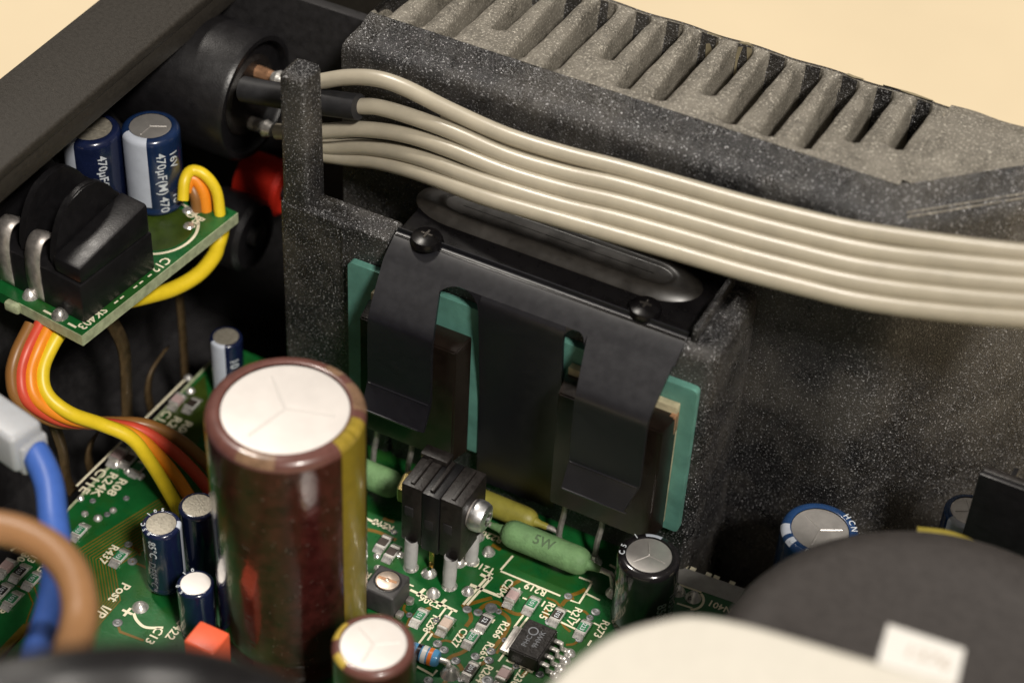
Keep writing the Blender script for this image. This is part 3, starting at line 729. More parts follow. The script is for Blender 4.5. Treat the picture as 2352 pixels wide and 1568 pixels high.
power_res('cement_resistor', 'pale green ceramic resistor between the big brown capacitor and the brass nut', (ra.x-.75, ra.y+.02, .34), (ra.x+.46, ra.y+.02, .34), .175, 'res_green', 'R15', math.radians(115))
ra = pz(1140, 1170, .22)
power_res('cement_resistor', 'olive resistor half hidden behind the pale green 5W resistor', (ra.x-.55, ra.y+.05, .22), (ra.x+.50, ra.y+.05, .22), .14, 'res_olive')
# axial striped resistor
A = pz(948, 1493, .14); B = pz(1010, 1514, .14); ax_ = (B-A).normalized(); c = (A+B)/2
t = thing('axial_resistor', 'small light blue axial resistor with black, white and orange bands', 'resistor', (c.x, c.y, 0))
A = A-ax_*.06; L_ = (B-A).length
pr = [(0,0),(.05,.0),(.085,.02),(.10,.06),(.10,.12),(.09,.15),(.09,L_-.15),(.10,L_-.12),(.10,L_-.05),(.085,L_-.015),(.05,L_),(0,L_)]
obj('body', MB().lathe(pr, A, ax_, 24), 'ax_blue', t)
for s0, w, m_ in ((.13,.05,'band_black'), (.20,.06,'band_white'), (.285,.05,'band_orange')):
    s0 = s0*L_/.42; w = w*L_/.42
    obj('band', MB().lathe([(.098,s0),(.1025,s0),(.1025,s0+w),(.098,s0+w)], A, ax_, 24), m_, t)
e_ = A+ax_*L_; f_ = pz(1034, 1546, .03)
obj('lead', MB().tube(spline([e_-ax_*.02, e_+ax_*.10, f_+Vector((-.03,.02,.08)), f_], 5), .032, 10), 'tin', t)
obj('lead', MB().tube(spline([A+ax_*.02, A-ax_*.12, A-ax_*.2+Vector((0,0,-.1))], 5), .032, 10), 'tin', t)

# ================================================================= CAPACITORS
def capacitor(label, c, z0, Rr, h, sleeve, disc, shoulder=None, rim=.80, stripe=None, texts=(), score=3, scang=.4, tilt=(0,0), cat='capacitor', patches=(), bevel=.09, lead=True):
    t = thing('electrolytic_capacitor', label, cat, (c[0], c[1], z0)); t.rotation_euler = (tilt[0], tilt[1], 0)
    b = bevel*Rr*1.4
    side = [(Rr*.93, 0), (Rr*.985, .02), (Rr, .05), (Rr, h*.06), (Rr*.965, h*.085), (Rr*.965, h*.10), (Rr, h*.125), (Rr, h-b)]
    sh = [(Rr, h-b)]+[(Rr-b*(1-math.cos(k/5*math.pi/2)), h-b+b*math.sin(k/5*math.pi/2)) for k in range(1, 6)]
    ringp = [(Rr-b, h), (Rr*rim+.02*Rr, h), (Rr*rim, h-.012*Rr)]
    C0 = (c[0], c[1], z0)
    def addtilt(name, mb, m, par): return obj(name, mb, m, par)
    sl = addtilt('sleeve', MB().lathe(side, C0, n=64), sleeve, t)
    addtilt('shoulder', MB().lathe(sh+ringp[1:], C0, n=64), shoulder or sleeve, t)
    d = addtilt('top_disc', MB().lathe([(Rr*rim*.998, h-.05*Rr), (Rr*rim*.99, h-.035*Rr), (Rr*rim*.93, h-.028*Rr), (0, h-.028*Rr)], C0, n=64), disc, t)
    for k in range(score):
        a_ = scang+k*2*math.pi/score if score != 4 else scang+k*math.pi/2
        L_ = Rr*rim*.78; ln = MB().box((c[0]+L_/2*math.cos(a_), c[1]+L_/2*math.sin(a_), z0+h-.028*Rr), (L_, .030*Rr+.008, .012), Matrix.Rotation(a_, 3, 'Z'), .004, 1)
        obj('vent_score', ln, 'alu_pale' if disc == 'alu_white' else disc, d)
    if stripe:
        ang, wid, m_ = stripe
        pr_ = [(Rr+.003, h*.13), (Rr+.003, h-b)]+[(Rr-b*(1-math.cos(k/5*math.pi/2))+.003, h-b+b*math.sin(k/5*math.pi/2)+.002) for k in range(1, 6)]+[(Rr*rim+.03*Rr, h+.003)]
        addtilt('stripe', MB().lathe(pr_, C0, n=16, a0=ang-wid/2, a1=ang+wid/2), m_, t)
    for ang, wid, m_ in patches:
        pr_ = [(Rr-b*(1-math.cos(k/5*math.pi/2))+.003, h-b+b*math.sin(k/5*math.pi/2)+.002) for k in range(1, 6)]+[(Rr*rim+.03*Rr, h+.003)]
        addtilt('shoulder_print', MB().lathe(pr_, C0, n=12, a0=ang-wid/2, a1=ang+wid/2), m_, t)
    for body, size, ang, z, m_, vert in texts:
        addtilt('lettering', wrap(text_mb(body, size, offset=size*.012), c, Rr, ang, z0+z, vert), m_, t)
    if lead:
        for sg in (-1, 1): obj('lead', MB().tube([(c[0]+sg*Rr*.4, c[1], z0-.02), (c[0]+sg*Rr*.4, c[1], z0+.04)], .03, 8), 'tin', t)
    return t
def ringtext(t, body, c, r, z, a0, da, size, m):     # letters standing round the shoulder
    for k, chx in enumerate(body):
        if chx == ' ': continue
        a_ = a0+k*da
        x = place(text_mb(chx, size, offset=size*.015), Matrix.Translation((c[0]+r*math.cos(a_), c[1]+r*math.sin(a_), z)) @ Matrix.Rotation(a_-math.pi/2, 4, 'Z'))
        obj('lettering', x, m, t, smooth=0)
VA = math.atan2(CAM.y-(-1.4), CAM.x-(-2))     # direction from the board towards the viewer
p = pz(655, 935, 3.5)
capacitor('tall dark brown capacitor with white top and gold stripe, largest of all', (p.x, p.y), 0, .83, 3.5, 'cap_brown', 'alu_white', 'cap_brown_top', .80,
          stripe=(VA+math.radians(58), math.radians(34), 'gold_dim'), score=3, scang=.3, patches=((VA+math.radians(58), math.radians(33), 'gold'), (VA+math.radians(100), math.radians(32), 'tan_print'), (VA+math.radians(135), math.radians(16), 'tan_print'), (VA-math.radians(24), math.radians(30), 'tan_print')), bevel=.10)
p = pz(858, 1476, 1.9)
capacitor('shorter brown capacitor with white top at the bottom edge of the picture', (p.x, p.y), 0, .425, 1.9, 'cap_brown', 'alu_white', 'cap_brown_top', .80, score=3, scang=.6,
          patches=((VA-math.radians(120), math.radians(36), 'gold'), (VA-math.radians(62), math.radians(26), 'gold')), bevel=.12)
p = pz(370, 1201, 1.1); cA = (p.x, p.y)
t = capacitor('navy capacitor printed 85 degrees with tan top, in front of its taller navy neighbour', cA, .12, .222, .98, 'navy', 'alu_tan', None, .76, score=0, stripe=(VA+math.radians(82), math.radians(30), 'stripe_w'), bevel=.14,
          texts=(('85°C', .13, VA-math.radians(30), .76, 'ink_white', True), ('DE85°C', .13, VA-math.radians(36), .33, 'ink_grey', True)))
ringtext(t, '85C 105', cA, .196, 1.104, VA-math.radians(40), -math.radians(24), .07, 'ink_white')
p = pz(454, 1159, 1.1)
capacitor('navy capacitor with frayed tan top touching the yellow wire end', (p.x, p.y), .05, .218, 1.05, 'navy', 'alu_tan', None, .80, score=0, bevel=.14)
p = pz(449, 1338, .8)
t = capacitor('small navy capacitor with bright white top behind the orange-red box', (p.x, p.y), .02, .21, .78, 'navy', 'alu_white', None, .80, score=0, bevel=.14)
ringtext(t, '50 10', (p.x, p.y), .19, .803, VA-math.radians(50), -math.radians(30), .07, 'ink_white')
p = pz(1491, 1273, 1.1); cB = (p.x, p.y)
t = capacitor('black capacitor with scored bright top beside the pale green 5W resistor', cB, 0, .355, 1.1, 'cap_black', 'alu', None, .73, score=3, scang=VA+math.radians(52), bevel=.16,
          patches=((VA+math.radians(160), math.radians(36), 'stripe_w'),), texts=(('85°C', .17, VA+math.radians(22), .45, 'ink_grey', True), ('1035', .17, VA+math.radians(48), .55, 'ink_grey', True)))
ringtext(t, 'C5 1', cB, .30, 1.104, VA-math.radians(100), -math.radians(20), .09, 'ink_white')
p = pz(519, 772, .9)
capacitor('small blue capacitor with pale stripe behind the big brown capacitor', (p.x, p.y), 0, .205, .9, 'navy', 'alu_tan', None, .78, score=0, stripe=(VA-math.radians(35), math.radians(60), 'stripe_w'), bevel=.14,
          texts=(('10', .16, VA+math.radians(25), .6, 'ink_white', True),))
p = pz(1884, 1214, 1.3); cC = (p.x, p.y)
t = capacitor('wide blue capacitor with scored top by the speckled wall, behind the black toroid', cC, 0, .44, 1.3, 'blue', 'alu', None, .74, score=3, scang=2.6, bevel=.12,
          patches=((VA-math.radians(95), math.radians(24), 'stripe_w'), (VA-math.radians(68), math.radians(12), 'stripe_w')))
ringtext(t, 'HCN', cC, .38, 1.304, VA+math.radians(115), -math.radians(15), .10, 'ink_white')
ringtext(t, '40 0', cC, .38, 1.304, VA-math.radians(20), -math.radians(15), .10, 'ink_white')
p = pz(2228, 1172, 1.5); cD = (p.x, p.y)
t = capacitor('blue capacitor with scored top partly hidden by a black finned cooler at right', cD, 0, .285, 1.5, 'blue', 'alu', None, .76, score=4, scang=.5, bevel=.12, stripe=(VA-math.radians(42), math.radians(60), 'stripe_w'))
p = pz(2345, 1206, 1.5)
capacitor('blue capacitor at the right picture edge seen between two black coolers', (p.x, p.y), 0, .285, 1.5, 'blue', 'alu', None, .76, score=4, scang=.5, bevel=.12)
# black coolers at the right edge
for k, (q, z, lab) in enumerate((((2250, 1085), 2.5, 'upper black cooler plate at the right picture edge'), ((2246, 1172), 1.9, 'lower black cooler plate at the right picture edge in front of the blue capacitors'))):
    p = pz(*q, z); t = thing('board_cooler', lab, 'cooler', (p.x+.5, p.y, 0))
    obj('plate', MB().bb(p.x, p.x+1.6, p.y-.02, p.y+.06, 0, z, .02), 'plastic_blk', t)
    obj('top_flange', MB().bb(p.x+.02, p.x+1.6, p.y+.06, p.y+.16, z-.06, z-.005, .015), 'plastic_blk2', t)
    for j in range(3): obj('fin', MB().bb(p.x+.3+j*.45, p.x+.36+j*.45, p.y+.06, p.y+.35, 0, z-.07, .01), 'plastic_blk', t)
# orange-red box capacitor
c4 = [pz(*q, .95) for q in ((460,1422),(527,1453),(500,1490),(415,1476))]
cx_ = sum(p.x for p in c4)/4; cy_ = sum(p.y for p in c4)/4
t = thing('film_capacitor', 'orange-red box capacitor beside the big brown capacitor foot', 'capacitor', (cx_, cy_, 0))
obj('case', MB().bb(cx_-.19, cx_+.19, cy_-.17, cy_+.16, .05, .95, .03, 3), 'orange_box', t)
for sg in (-1, 1): obj('lead', MB().tube([(cx_+sg*.1, cy_, 0), (cx_+sg*.1, cy_, .08)], .025, 8), 'tin', t)

# ================================================================= TRIMMER
p = pz(890, 1335, .36)
t = thing('trimmer_potentiometer', 'small dark grey trimmer with slotted copper-coloured screw beside gold stripe', 'trimmer', (p.x, p.y, 0))
obj('housing', MB().bb(p.x-.21, p.x+.19, p.y-.21, p.y+.20, .02, .36, .03, 3), 'grey_plastic', t)
obj('well', MB().lathe([(.155,.355),(.165,.364),(.150,.368),(.142,.366)], (p.x, p.y, 0), (0,0,1), 32), 'plastic_blk', t)
sc_ = obj('screw', MB().lathe([(.14,.362),(.138,.385),(.12,.395),(.03,.392),(.02,.40),(0,.402)], (p.x, p.y, 0), (0,0,1), 32), 'trim_metal', t)
obj('slot', MB().box((p.x, p.y, .394), (.23, .035, .006), Matrix.Rotation(.1, 3, 'Z')), 'copper', sc_)
for dx, dy in ((.23,-.12),(.23,.12),(-.23,0)):
    obj('terminal', MB().box((p.x+dx, p.y+dy, .04), (.08, .09, .07), None, .015), 'tin_dull', t)

# ================================================================= TRANSISTOR STACK ON LEGS
x0, x1, y0, y1, zb, zt = -1.47, -.69, .0, .60, .44, 1.35
t = thing('transistor_stack', 'upright pair of black transistors bolted together on pale sleeved legs', 'transistor', (-1.08, .3, 0))
xs = [x0, x0+.27, x0+.50, x1]
obj('transistor_body', MB().bb(xs[0], xs[1]-.004, y0, y1, zb, zt, .018), 'plastic_blk2', t)
obj('clip_body', MB().bb(xs[1], xs[2]-.004, y0-.012, y1, zb-.03, zt-.012, .015), 'plastic_blk', t)
obj('transistor_body', MB().bb(xs[2], xs[3], y0-.004, y1, zb-.01, zt+.004, .018), 'plastic_blk2', t)
for xx in (x0+.12, x0+.37, x0+.64):
    obj('top_ridge', MB().bb(xx-.025, xx+.025, y0+.04, y1-.04, zt-.02, zt+.028, .008), 'plastic_blk2', t)
obj('top_lug', MB().bb(x0-.02, x0+.33, y1-.13, y1+.04, zt-.02, zt+.06, .015), 'plastic_blk2', t)
for xx, zz in ((x0+.10, .95), (x0+.36, .86), (x0+.60, .92)):
    obj('front_window', MB().bb(xx-.05, xx+.06, y0-.018, y0+.01, zz-.08, zz+.06, .006), 'black_in', t)
zsc = 1.02; ysc = .26
obj('washer', MB().lathe([(.09,0),(.17,0),(.17,.03),(.09,.03)], (x1, ysc, zsc), (1,0,0), 32), 'tin_dull', t)
so = obj('screw', MB().lathe([(.185,.03),(.19,.06),(.185,.13),(.165,.18),(.11,.205),(.09,.206),(.06,.17),(0,.165)], (x1, ysc, zsc), (1,0,0), 40), 'zinc', t)
obj('cross_recess', MB().box((x1+.195, ysc, zsc), (.03,.16,.035)).box((x1+.196, ysc, zsc), (.03,.035,.16)), 'recess', so)
obj('screw_tip', MB().lathe([(.05,0),(.05,.06),(.03,.08),(0,.08)], (x1+.15, ysc, zsc-.0), (1,0,0), 12), 'zinc', so)
nu = MB(); nu.lathe([(.10,0),(.20,0),(.20,.10),(.17,.125),(.10,.125)], (x0-.005, ysc+.02, zsc-.02), (-1,0,0), 6); obj('nut', nu, 'gold_nut', t, smooth=25)
for (lx, ly, sleeve_) in ((-1.33, .06, 1), (-.80, .03, 1), (-.76, .50, 1), (-1.10, .08, 0), (-.88, .40, 0), (-1.35, .5, 1)):
    if sleeve_:
        so_ = obj('leg_sleeve', MB().lathe([(.055,.06),(.078,.06),(.082,.2),(.080,zb+.05)], (lx, ly-.08, 0), (0,.06,1), 20), 'sleeve_w', t)
    else:
        so_ = obj('pin', MB().box((lx, ly, .24), (.055, .03, .5), None, .006), 'brass', t)
    obj('solder_joint', MB().lathe([(.095,.001),(.08,.03),(.05,.06),(.03,.08)], (lx, ly-.06, 0), (0,0,1), 16), 'solder', so_)

# ================================================================= CREAM FLAT CABLE
W = [
 [(655,180),(700,192),(738,187),(798,178),(865,181),(932,203),(1032,253),(1165,312),(1299,354),(1416,384),(1560,424),(1700,464),(1830,497),(1952,525),(2060,543),(2150,556),(2250,569),(2400,585),(2640,599)],
 [(760,238),(820,244),(865,246),(932,264),(1032,300),(1165,358),(1299,398),(1416,424),(1560,464),(1700,504),(1830,538),(1952,567),(2060,586),(2150,597),(2250,608),(2400,622),(2640,636)],
 [(636,302),(690,305),(747,302),(832,297),(932,310),(1032,343),(1165,396),(1299,436),(1416,463),(1560,503),(1700,543),(1830,577),(1952,607),(2060,625),(2150,636),(2250,647),(2400,660),(2640,674)],
 [(700,330),(760,338),(830,338),(900,346),(982,368),(1070,402),(1165,434),(1299,474),(1416,502),(1560,542),(1700,583),(1830,617),(1952,646),(2060,664),(2150,675),(2250,686),(2400,698),(2640,712)],
 [(720,352),(798,364),(865,371),(965,398),(1098,448),(1232,488),(1416,540),(1560,581),(1700,622),(1830,656),(1952,686),(2060,704),(2150,715),(2250,725),(2400,736),(2640,750)]]
def lean(px, k):      # the flat cable leans towards the viewer, lower conductors further out
    f = min(1, max(0, (px-760)/420)); return -.125*k*f*f*(3-2*f)
def cy(px): 
    t_ = (px-650)/(2400-650); return 2.36-.04*t_-.06*max(0, t_-.45)/.55
t = thing('flat_cable', 'cream five-conductor flat cable sweeping across in front of the heatsink', 'cable', tuple(py_(1416, 460, 2.3)))
centre = []
for k, w in enumerate(W):
    pts = spline([py_(x, y, cy(x)+.06+lean(x, k)+(max(0, (950-x)/250)*(.12 if k in (3, 4) else 0))) for x, y in w], 6); centre.append(pts)
    obj('conductor', MB().tube(pts, .094, 24), 'cable', t, smooth=60)
for k in range(4):        # webs between neighbours where they run together
    A_, B_ = W[k], W[k+1]; start = (1010, 1040, 1290, 1060)[k]
    def yat(w, x):
        for i in range(len(w)-1):
            if w[i][0] <= x <= w[i+1][0]: f = (x-w[i][0])/(w[i+1][0]-w[i][0]); return w[i][1]*(1-f)+w[i+1][1]*f
        return w[-1][1]
    xs_ = [start+(2635-start)*i/40 for i in range(41)]
    V = []
    for x in xs_: V += [py_(x, yat(A_, x), cy(x)+.06+lean(x, k)), py_(x, yat(B_, x), cy(x)+.06+lean(x, k+1))]
    mb = MB()
    for off in (-.012, .012):
        n_ = len(mb.v); mb.add([v+Vector((0, off+.03, -.03)) for v in V], [[2*i, 2*i+1, 2*i+3, 2*i+2] for i in range(40)])
    obj('web', mb, 'cable', t)
so_ = MB(); so_.tube([py_(x, y, 2.36) for x, y in ((560,205),(600,213),(690,227),(760,238),(824,246))], .155, 18); obj('shrink_sleeve', so_, 'sleeve', t)

# ================================================================= SOCKET WITH SOLDERED LUGS
XJ = -5.2
jc = px_(590, 225, XJ)
t = thing('round_socket', 'large round black socket with soldered lugs beside the chassis rail', 'socket', (XJ, jc.y, jc.z))
print('jack', jc, xin, xout)
obj('body', MB().lathe([(.0,-1.9),(.82,-1.9),(.82,-.06),(.78,0),(.72,0),(.70,-.04),(.70,-.12),(0,-.12)], (XJ, jc.y, jc.z), (1,0,0), 56), 'plastic_blk', t)
obj('insert', MB().lathe([(0,-.29),(.52,-.29),(.52,-.10),(.48,-.06),(0,-.06)], (XJ, jc.y, jc.z), (1,0,0), 40), 'plastic_blk2', t)
for (qx, qy, m_) in ((600,168,'copper'), (585,285,'tin')):
    q = px_(qx, qy, XJ); e_ = px_(640 if qy < 200 else 610, 182 if qy < 200 else 295, XJ+.35)
    l_ = obj('solder_lug', MB().tube([q+Vector((-.1,0,0)), q+Vector((.05,0,0)), e_], [.085,.085,.06], 10), m_, t)
    obj('solder_blob', MB().lathe([(0,-.10),(.07,-.08),(.11,0),(.08,.09),(0,.12)], e_, (1,0,0), 16), 'solder', l_)
# terminals below it
for nm, q, r_, m_, lab in (('red_terminal', (660, 438), .36, 'red_plastic', 'red round terminal half hidden behind the tall grey post'), ('black_terminal', (588, 545), .48, 'plastic_blk', 'dim black round terminal below the red one')):
    c_ = px_(*q, -5.0); t = thing(nm, lab, 'terminal', tuple(c_))
    obj('nut_body', MB().lathe([(0,-.6),(r_,-.6),(r_,-.06),(r_-.06,0),(r_*.5,0),(r_*.45,-.1),(0,-.1)], c_, (1,0,0), 32), m_, t)
    obj('stud', MB().lathe([(.12,-.1),(.12,.02),(.09,.05),(0,.05)], c_, (1,0,0), 16), 'black_in', t)

# ================================================================= DAUGHTER BOARD WITH SOCKET BLOCK
ZD = 2.55
A = pz(188, 770, ZD); B = pz(545, 488, ZD)
v_ = (B-A).normalized(); u_ = Vector((-v_.y, v_.x, 0)); Ld = (B-A).length
def D(u, v, z=0): return A+u_*u+v_*v+Vector((0,0,z))
t = thing('daughter_board', 'small green circuit board carrying black socket block at left', 'circuit board', tuple(D(.9, 1.2, -.16)))
pl = [D(0,0), D(0,Ld), D(2.2,Ld), D(2.2,0)]
obj('board', MB().prism([(p.x, p.y) for p in pl], ZD-.15, ZD), 'pcb', t)
rim_ = MB()
for (pa, pb) in ((D(-.004,-.004), D(-.004,Ld)), (D(-.004,-.004), D(.95,-.004))):
    n_ = (pb-pa).normalized().cross(Vector((0,0,1)))*.006
    rim_.prism([(q.x, q.y) for q in (pa-n_, pb-n_, pb+n_, pa+n_)], ZD-.151, ZD-.004)
obj('board_edge', rim_, 'pcb_edge', t)
obj('snapped_tab', MB().box(D(1.02, -.03, -.08), (.20,.10,.13), None, .03), 'pcb_edge', t)
def dtext(s, u, v, size=.15, rot=0.0):
    b_ = math.atan2(v_.y, v_.x)+math.pi+rot; q = D(u, v); obj('silkscreen_text', place(text_mb(s, size, offset=size*.02), Matrix.Translation((q.x, q.y, ZD+.004)) @ Matrix.Rotation(b_, 4, 'Z')), 'silk', t, smooth=0)
dtext('SK403', .10, .28, .16); dtext('C12', .10, 1.45, .17); dtext('R30', .28, 2.30, .15); dtext('C30', .42, 2.45, .15)
q = D(.62, 1.95); obj('silkscreen_ring', MB().lathe([(.50,0),(.535,0),(.535,.003),(.50,.003)], (q.x, q.y, ZD+.001), (0,0,1), 48), 'silk', t)
q = D(.60, 1.95); obj('copper_pour', MB().lathe([(.0,0),(.44,0),(.44,.001),(0,.001)], (q.x, q.y, ZD+.0005), (0,0,1), 32), 'pcb_pour', t)
for (uu, vv, L_) in ((.33,.02,.3), (.14,.02,.12)): 
    a_, b_ = D(uu, vv+.04), D(uu+L_, vv+.04); obj('silkscreen_line', MB().strip([a_, b_], .03, ZD+.001, ZD+.004), 'silk', t)
for vv in (.62, .72, .95, 1.05, 1.2): 
    a_, b_ = D(.07, vv), D(.07, vv+.06); obj('silkscreen_line', MB().strip([a_, b_], .02, ZD+.001, ZD+.004), 'silk', t)
for (uu, vv) in ((.42,.10), (.92,.16), (.42,.10)):
    q = D(uu, vv); obj('solder_blob', MB().lathe([(.10,.001),(.09,.03),(.05,.09),(0,.11)], (q.x, q.y, ZD), (0,0,1), 16), 'solder', t)
for (uu, vv) in ((.50, 2.42), (.30, 2.2)):
    q = D(uu, vv); obj('solder_pad', MB().lathe([(.07,.001),(.05,.02),(0,.025)], (q.x, q.y, ZD), (0,0,1), 16), 'solder', t)
# socket block on it
rotD = Matrix(((-u_.x, v_.x, 0), (-u_.y, v_.y, 0), (0, 0, 1)))
def DB(u0, u1, v0, v1, z0, z1, bev=.02): return MB().box(D((u0+u1)/2, (v0+v1)/2, (z0+z1)/2), (u1-u0, v1-v0, z1-z0), rotD, bev)
t = thing('socket_block', 'black plastic socket block with rounded ribs and bright metal contacts', 'socket', tuple(D(.9, .8, 0)))
obj('base', DB(.10, 2.15, .16, 1.36, .01, .55), 'plastic_blk', t)
eb = DB(.10, .50, .18, 1.34, .56, .98, .04)
for v in eb.v:
    if v.z > ZD+.7: v.z -= .20*max(0, 1-((v-D(0,0)).dot(v_)-.18)/1.16)
obj('end_block', eb, 'plastic_blk', t)
obj('back_wall', DB(.52, 2.15, 1.18, 1.34, .56, .95), 'plastic_blk', t)
def rib(u):
    n_ = 24; pts = []
    for k in range(n_+1):
        a_ = math.pi*k/n_; pts.append((.80-.56*math.cos(a_), .56+.80*math.sin(a_)))
    V = [D(u, p[0], p[1]) for p in pts]+[D(u+.09, p[0], p[1]) for p in pts]; m_ = len(pts)
    F = [list(range(m_)), list(range(m_, 2*m_))[::-1]]+[[i, (i+1) % m_, m_+(i+1) % m_, m_+i] for i in range(m_)]
    bmr = bmesh.new(); vs_ = [bmr.verts.new(v) for v in V]
    for f in F: bmr.faces.new([vs_[i] for i in f])
    bmesh.ops.bevel(bmr, geom=bmr.edges[:], offset=.018, segments=2, affect='EDGES')
    obj('rib', MB().bm(bmr), 'plastic_blk', t)
for u in (.52, .98, 1.44, 1.9): rib(u)
for u in (.70, 1.16):
    path = [(.22, -.0), (.20, .30), (.22, .60), (.30, .78), (.42, .82), (.55, .74), (.70, .58)]
    ps = spline([Vector((p[0], p[1], 0)) for p in path], 5); mb = MB(); V = []; F = []
    for i, p in enumerate(ps):
        for du in (0, .22): V.append(D(u+du, p.x-.06, p.y+.02))
    for i in range(len(ps)-1): F.append([2*i, 2*i+1, 2*i+3, 2*i+2])
    k_ = obj('contact', mb.add(V, F), 'tin_dull', t, smooth=60)
    so_m = k_.modifiers.new('thickness', 'SOLIDIFY'); so_m.thickness = .02
# its capacitors
VD = math.atan2(CAM.y-1.5, CAM.x+5.6)
tp = pz(345, 288, ZD+1.12)
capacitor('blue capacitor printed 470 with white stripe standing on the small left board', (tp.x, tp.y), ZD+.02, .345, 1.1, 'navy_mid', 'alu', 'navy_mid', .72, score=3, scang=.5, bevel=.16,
          stripe=(VD-math.radians(42), math.radians(62), 'stripe_w'),
          texts=(('470µF(M)', .155, VD+math.radians(14), .62, 'ink_white', True), ('16V', .155, VD+math.radians(42), .78, 'ink_white', True), ('470', .155, VD+math.radians(14), .17, 'ink_white', True), ('16', .155, VD+math.radians(42), .22, 'ink_white', True)))
tp = pz(208, 292, ZD+1.12)
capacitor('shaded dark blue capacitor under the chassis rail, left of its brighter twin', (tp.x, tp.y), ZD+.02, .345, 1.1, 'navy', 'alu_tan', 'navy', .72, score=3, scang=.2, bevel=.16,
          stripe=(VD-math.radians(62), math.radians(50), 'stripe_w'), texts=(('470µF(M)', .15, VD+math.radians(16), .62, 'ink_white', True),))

# ================================================================= WIRES
def wire(name, label, pts, r, m, group=None, n=14):
    mb = MB().tube(spline(pts, 8), r, n); p0 = Vector(pts[len(pts)//2])
    return obj(name, mb, m, None, smooth=60, label=label, cat='wire', group=group, loc=p0)
base = [(150,735,2.35),(118,800,2.15),(100,850,1.95),(108,905,1.75),(160,952,1.55),(235,975,1.35),(300,1005,1.15),(345,1060,.8),(385,1120,.4),(420,1185,.05)]
offs = {'yellow': (0,0,0), 'orange': (-26,4,-.0), 'redw': (-50,4,0), 'brownw': (-74,-4,0)}
ends = {'yellow': [(235,975,1.35),(300,1005,1.15),(345,1060,.8),(385,1125,.4),(424,1195,.02)], 'orange': [(238,976,1.25),(312,1000,1.08),(368,1050,.75),(412,1105,.4),(462,1185,.02)],
        'redw': [(240,974,1.15),(322,988,1.02),(390,1030,.75),(445,1082,.4),(500,1150,.02)], 'brownw': [(242,970,1.05),(335,975,.98),(415,1012,.72),(480,1070,.35),(530,1130,.02)]}
starts = {'yellow': [(165,725,2.36),(122,790,2.2),(98,850,2.0),(108,905,1.8),(160,948,1.6)], 'orange': [(120,735,2.36),(88,800,2.2),(70,858,2.0),(84,915,1.78),(150,958,1.5)],
          'redw': [(95,740,2.36),(62,805,2.2),(48,862,2.0),(64,920,1.76),(140,964,1.42)], 'brownw': [(70,745,2.36),(38,810,2.2),(27,866,2.0),(46,922,1.74),(130,968,1.34)]}
names = {'yellow': ('yellow_wire', 'yellow insulated wire looping out beneath the small left board'), 'orange': ('orange_wire', 'orange insulated wire running beside the yellow one to the main board'),
         'redw': ('red_wire', 'red insulated wire between the orange and brown ones'), 'brownw': ('brown_wire', 'thin brown insulated wire, last of four running to the big capacitor')}
for k in ('yellow', 'orange', 'redw', 'brownw'):
    wire(names[k][0], names[k][1], [pz(*p) for p in starts[k]+ends[k]], .083 if k == 'yellow' else .076, k, 'coloured wires to the small board')
wire('yellow_wire', 'yellow wire loop rising behind the blue capacitor on the small board', [pz(*p) for p in ((506,500,2.5),(497,440,2.8),(470,402,3.0),(440,392,3.05),(424,415,3.0),(420,460,2.8))], .070, 'yellow')
wire('orange_wire', 'orange wire loop inside the yellow loop behind the blue capacitor', [pz(*p) for p in ((474,490,2.5),(468,445,2.75),(452,415,2.9),(436,412,2.92),(426,440,2.8))], .075, 'orange')
wire('brown_wire', 'brown wire loop innermost behind the blue capacitor', [pz(*p) for p in ((455,490,2.5),(450,455,2.7),(440,432,2.8),(430,440,2.75))], .075, 'brownw')
wire('yellow_wire', 'yellow wire sagging underneath the small left board', [pz(*p) for p in ((512,505,2.3),(508,535,2.1),(500,562,2.0),(490,590,1.95),(455,630,1.9),(400,662,1.9),(340,680,2.0),(250,700,2.2))], .095, 'yellow')
# mains wires in the foreground
wire('blue_wire', 'thick blue wire leaving the white plug housing at left', [pz(*p) for p in ((40,1000,2.9),(80,1040,2.8),(112,1110,2.7),(122,1190,2.6),(130,1260,2.5),(128,1340,2.5),(112,1420,2.7),(90,1490,3.0),(60,1570,3.4))], .155, 'bluew')
wire('brown_wire', 'thick light brown wire arching over the blue wire in the lower left', [pz(*p) for p in ((-60,1205,4.0),(0,1212,4.0),(60,1228,4.0),(125,1266,4.0),(168,1322,4.0),(184,1390,4.0),(177,1450,4.0),(158,1510,4.1),(138,1580,4.2))], .165, 'brownw2')
c_ = pz(42, 985, 3.0); rz = Matrix.Rotation(math.radians(-12), 3, 'Z')
t = thing('plug_housing', 'translucent white nylon plug housing at the left picture edge', 'connector', tuple(c_))
obj('shell', MB().box(c_+Vector((-.42,.05,-.12)), (1.25,.42,.50), rz, .07, 3), 'nylon', t)
obj('mouth', MB().box(c_+Vector((.10,-.02,-.22)), (.30,.36,.40), rz, .05, 3), 'nylon', t)
# black mains cable, out of focus at the bottom edge
wire('black_cable', 'thick blurred black cable across the bottom left corner', [pz(*p) for p in ((-150,1625,6.6),(0,1592,6.6),(150,1570,6.6),(300,1558,6.5),(430,1566,6.4),(540,1592,6.2),(640,1645,6.0),(700,1720,5.5))], .26, 'plastic_blk')
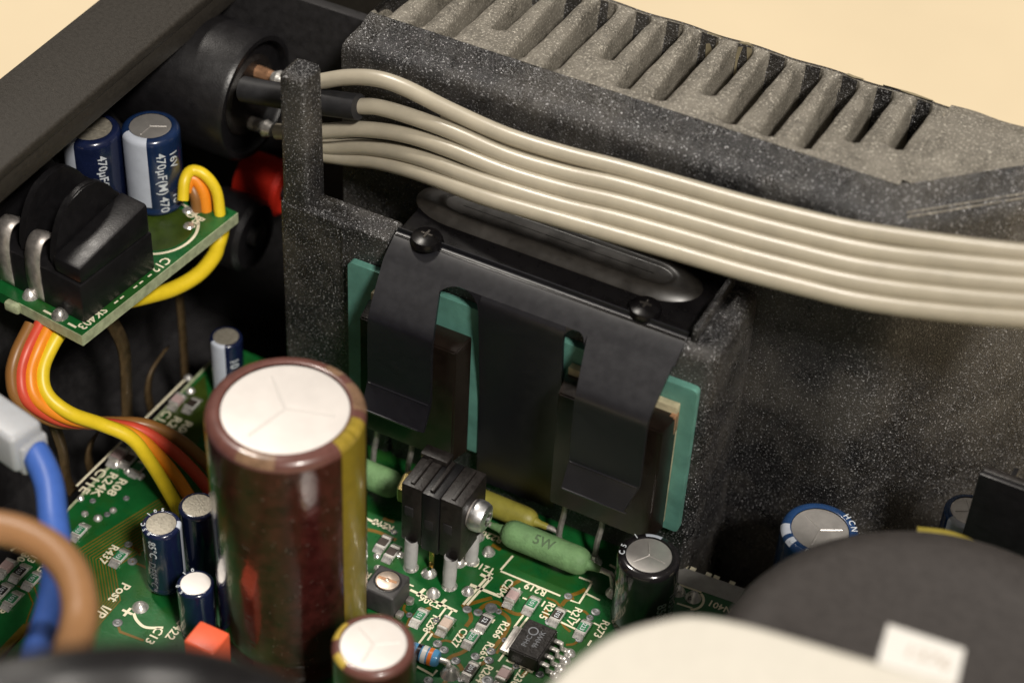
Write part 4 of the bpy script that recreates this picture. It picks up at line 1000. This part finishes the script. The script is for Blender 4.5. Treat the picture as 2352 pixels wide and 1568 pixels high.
# brass tags in the gap left of the board
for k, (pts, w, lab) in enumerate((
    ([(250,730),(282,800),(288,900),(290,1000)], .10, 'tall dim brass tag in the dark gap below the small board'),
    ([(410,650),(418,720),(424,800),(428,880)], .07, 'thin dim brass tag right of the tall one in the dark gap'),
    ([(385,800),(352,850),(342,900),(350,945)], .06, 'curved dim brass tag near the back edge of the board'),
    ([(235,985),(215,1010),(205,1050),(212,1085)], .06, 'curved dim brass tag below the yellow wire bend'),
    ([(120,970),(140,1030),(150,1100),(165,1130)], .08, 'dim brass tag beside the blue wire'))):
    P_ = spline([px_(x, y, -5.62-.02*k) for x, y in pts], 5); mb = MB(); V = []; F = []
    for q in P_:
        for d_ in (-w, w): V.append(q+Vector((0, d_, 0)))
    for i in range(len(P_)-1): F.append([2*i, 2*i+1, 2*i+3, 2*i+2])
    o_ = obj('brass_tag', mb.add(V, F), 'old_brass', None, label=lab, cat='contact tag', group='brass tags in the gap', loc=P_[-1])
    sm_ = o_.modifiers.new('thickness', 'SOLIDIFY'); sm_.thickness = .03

# ================================================================= TOROID, COVER, TAG
tc_ = Vector((5.04, -1.36))
t = thing('toroidal_transformer', 'round matt black transformer cover in the lower right foreground', 'transformer', (tc_.x, tc_.y, 0))
Rt = 2.22; zt = 3.18
pr = [(Rt-.05,.3),(Rt,1.0),(Rt,zt-.45)]+[(Rt-.45*(1-math.cos(k/8*math.pi/2)), zt-.45+.45*math.sin(k/8*math.pi/2)) for k in range(1, 9)]+[(Rt-.75, zt-.03),(Rt-.95, zt-.07),(0, zt-.07)]
obj('body', MB().lathe(pr, (tc_.x, tc_.y, 0), (0,0,1), 96), 'toroid', t)
yp = [pz(*q, 2.5) for q in ((2105,1222),(2180,1232),(2250,1262),(2330,1312),(2420,1380))]
obj('yellow_tape', MB().tube(spline([Vector((p.x, p.y, 2.5)) for p in yp], 6), .065, 12), 'yellow_tape', t)
zc = 5.2
e_ = [pz(*q, zc) for q in ((1230,1600),(1290,1530),(1400,1452),(1500,1418),(1590,1404),(1700,1420),(1840,1458),(1990,1503),(2200,1560))]
poly = [(p.x, p.y) for p in spline(e_, 6)]; last = poly[-1]
poly += [(last[0]+.3, last[1]-1.5), (last[0]-.2, last[1]-3), (poly[0][0]+.6, poly[0][1]-2.2), (poly[0][0]+.1, poly[0][1]-1.2)]
t = thing('white_cover', 'out-of-focus white plastic cover in the bottom right foreground', 'cover', (poly[0][0]+1.5, poly[0][1]-.5, 3.9))
bmx = bmesh.new(); vs_ = [bmx.verts.new((p[0], p[1], zc)) for p in poly]; f_ = bmx.faces.new(vs_); f_.normal_update()
if f_.normal.z < 0: f_.normal_flip()
ex = bmesh.ops.extrude_face_region(bmx, geom=[f_]); 
for v in [g for g in ex['geom'] if isinstance(g, bmesh.types.BMVert)]: v.co.z -= 1.2
bmesh.ops.recalc_face_normals(bmx, faces=bmx.faces[:])
bmesh.ops.bevel(bmx, geom=[e for e in bmx.edges if abs(e.verts[0].co.z-zc) < 1e-5 and abs(e.verts[1].co.z-zc) < 1e-5], offset=.10, segments=4, affect='EDGES', profile=.5)
obj('shell', MB().bm(bmx), 'white_cover', t, smooth=50)
q4 = [pz(*q, 4.9) for q in ((2040,1432),(2216,1490),(2196,1580),(2015,1520))]
t = thing('label_tag', 'small white paper tag with faint print on the black transformer', 'tag', tuple(q4[3]))
mb = MB().prism([(p.x, p.y) for p in q4][::-1], 4.86, 4.9); obj('tag_plate', mb, 'tag', t)
c_ = (q4[0]+q4[1]+q4[2]+q4[3])/4; d_ = q4[1]-q4[0]
obj('lettering', place(text_mb('1376', .20), Matrix.Translation((c_.x+.05, c_.y, 4.903)) @ Matrix.Rotation(math.atan2(d_.y, d_.x), 4, 'Z')), 'ink_soft', t, smooth=0)
obj('tag_stem', MB().box((c_.x, c_.y, 3.9), (.3,.06,1.95)), 'tag', t)
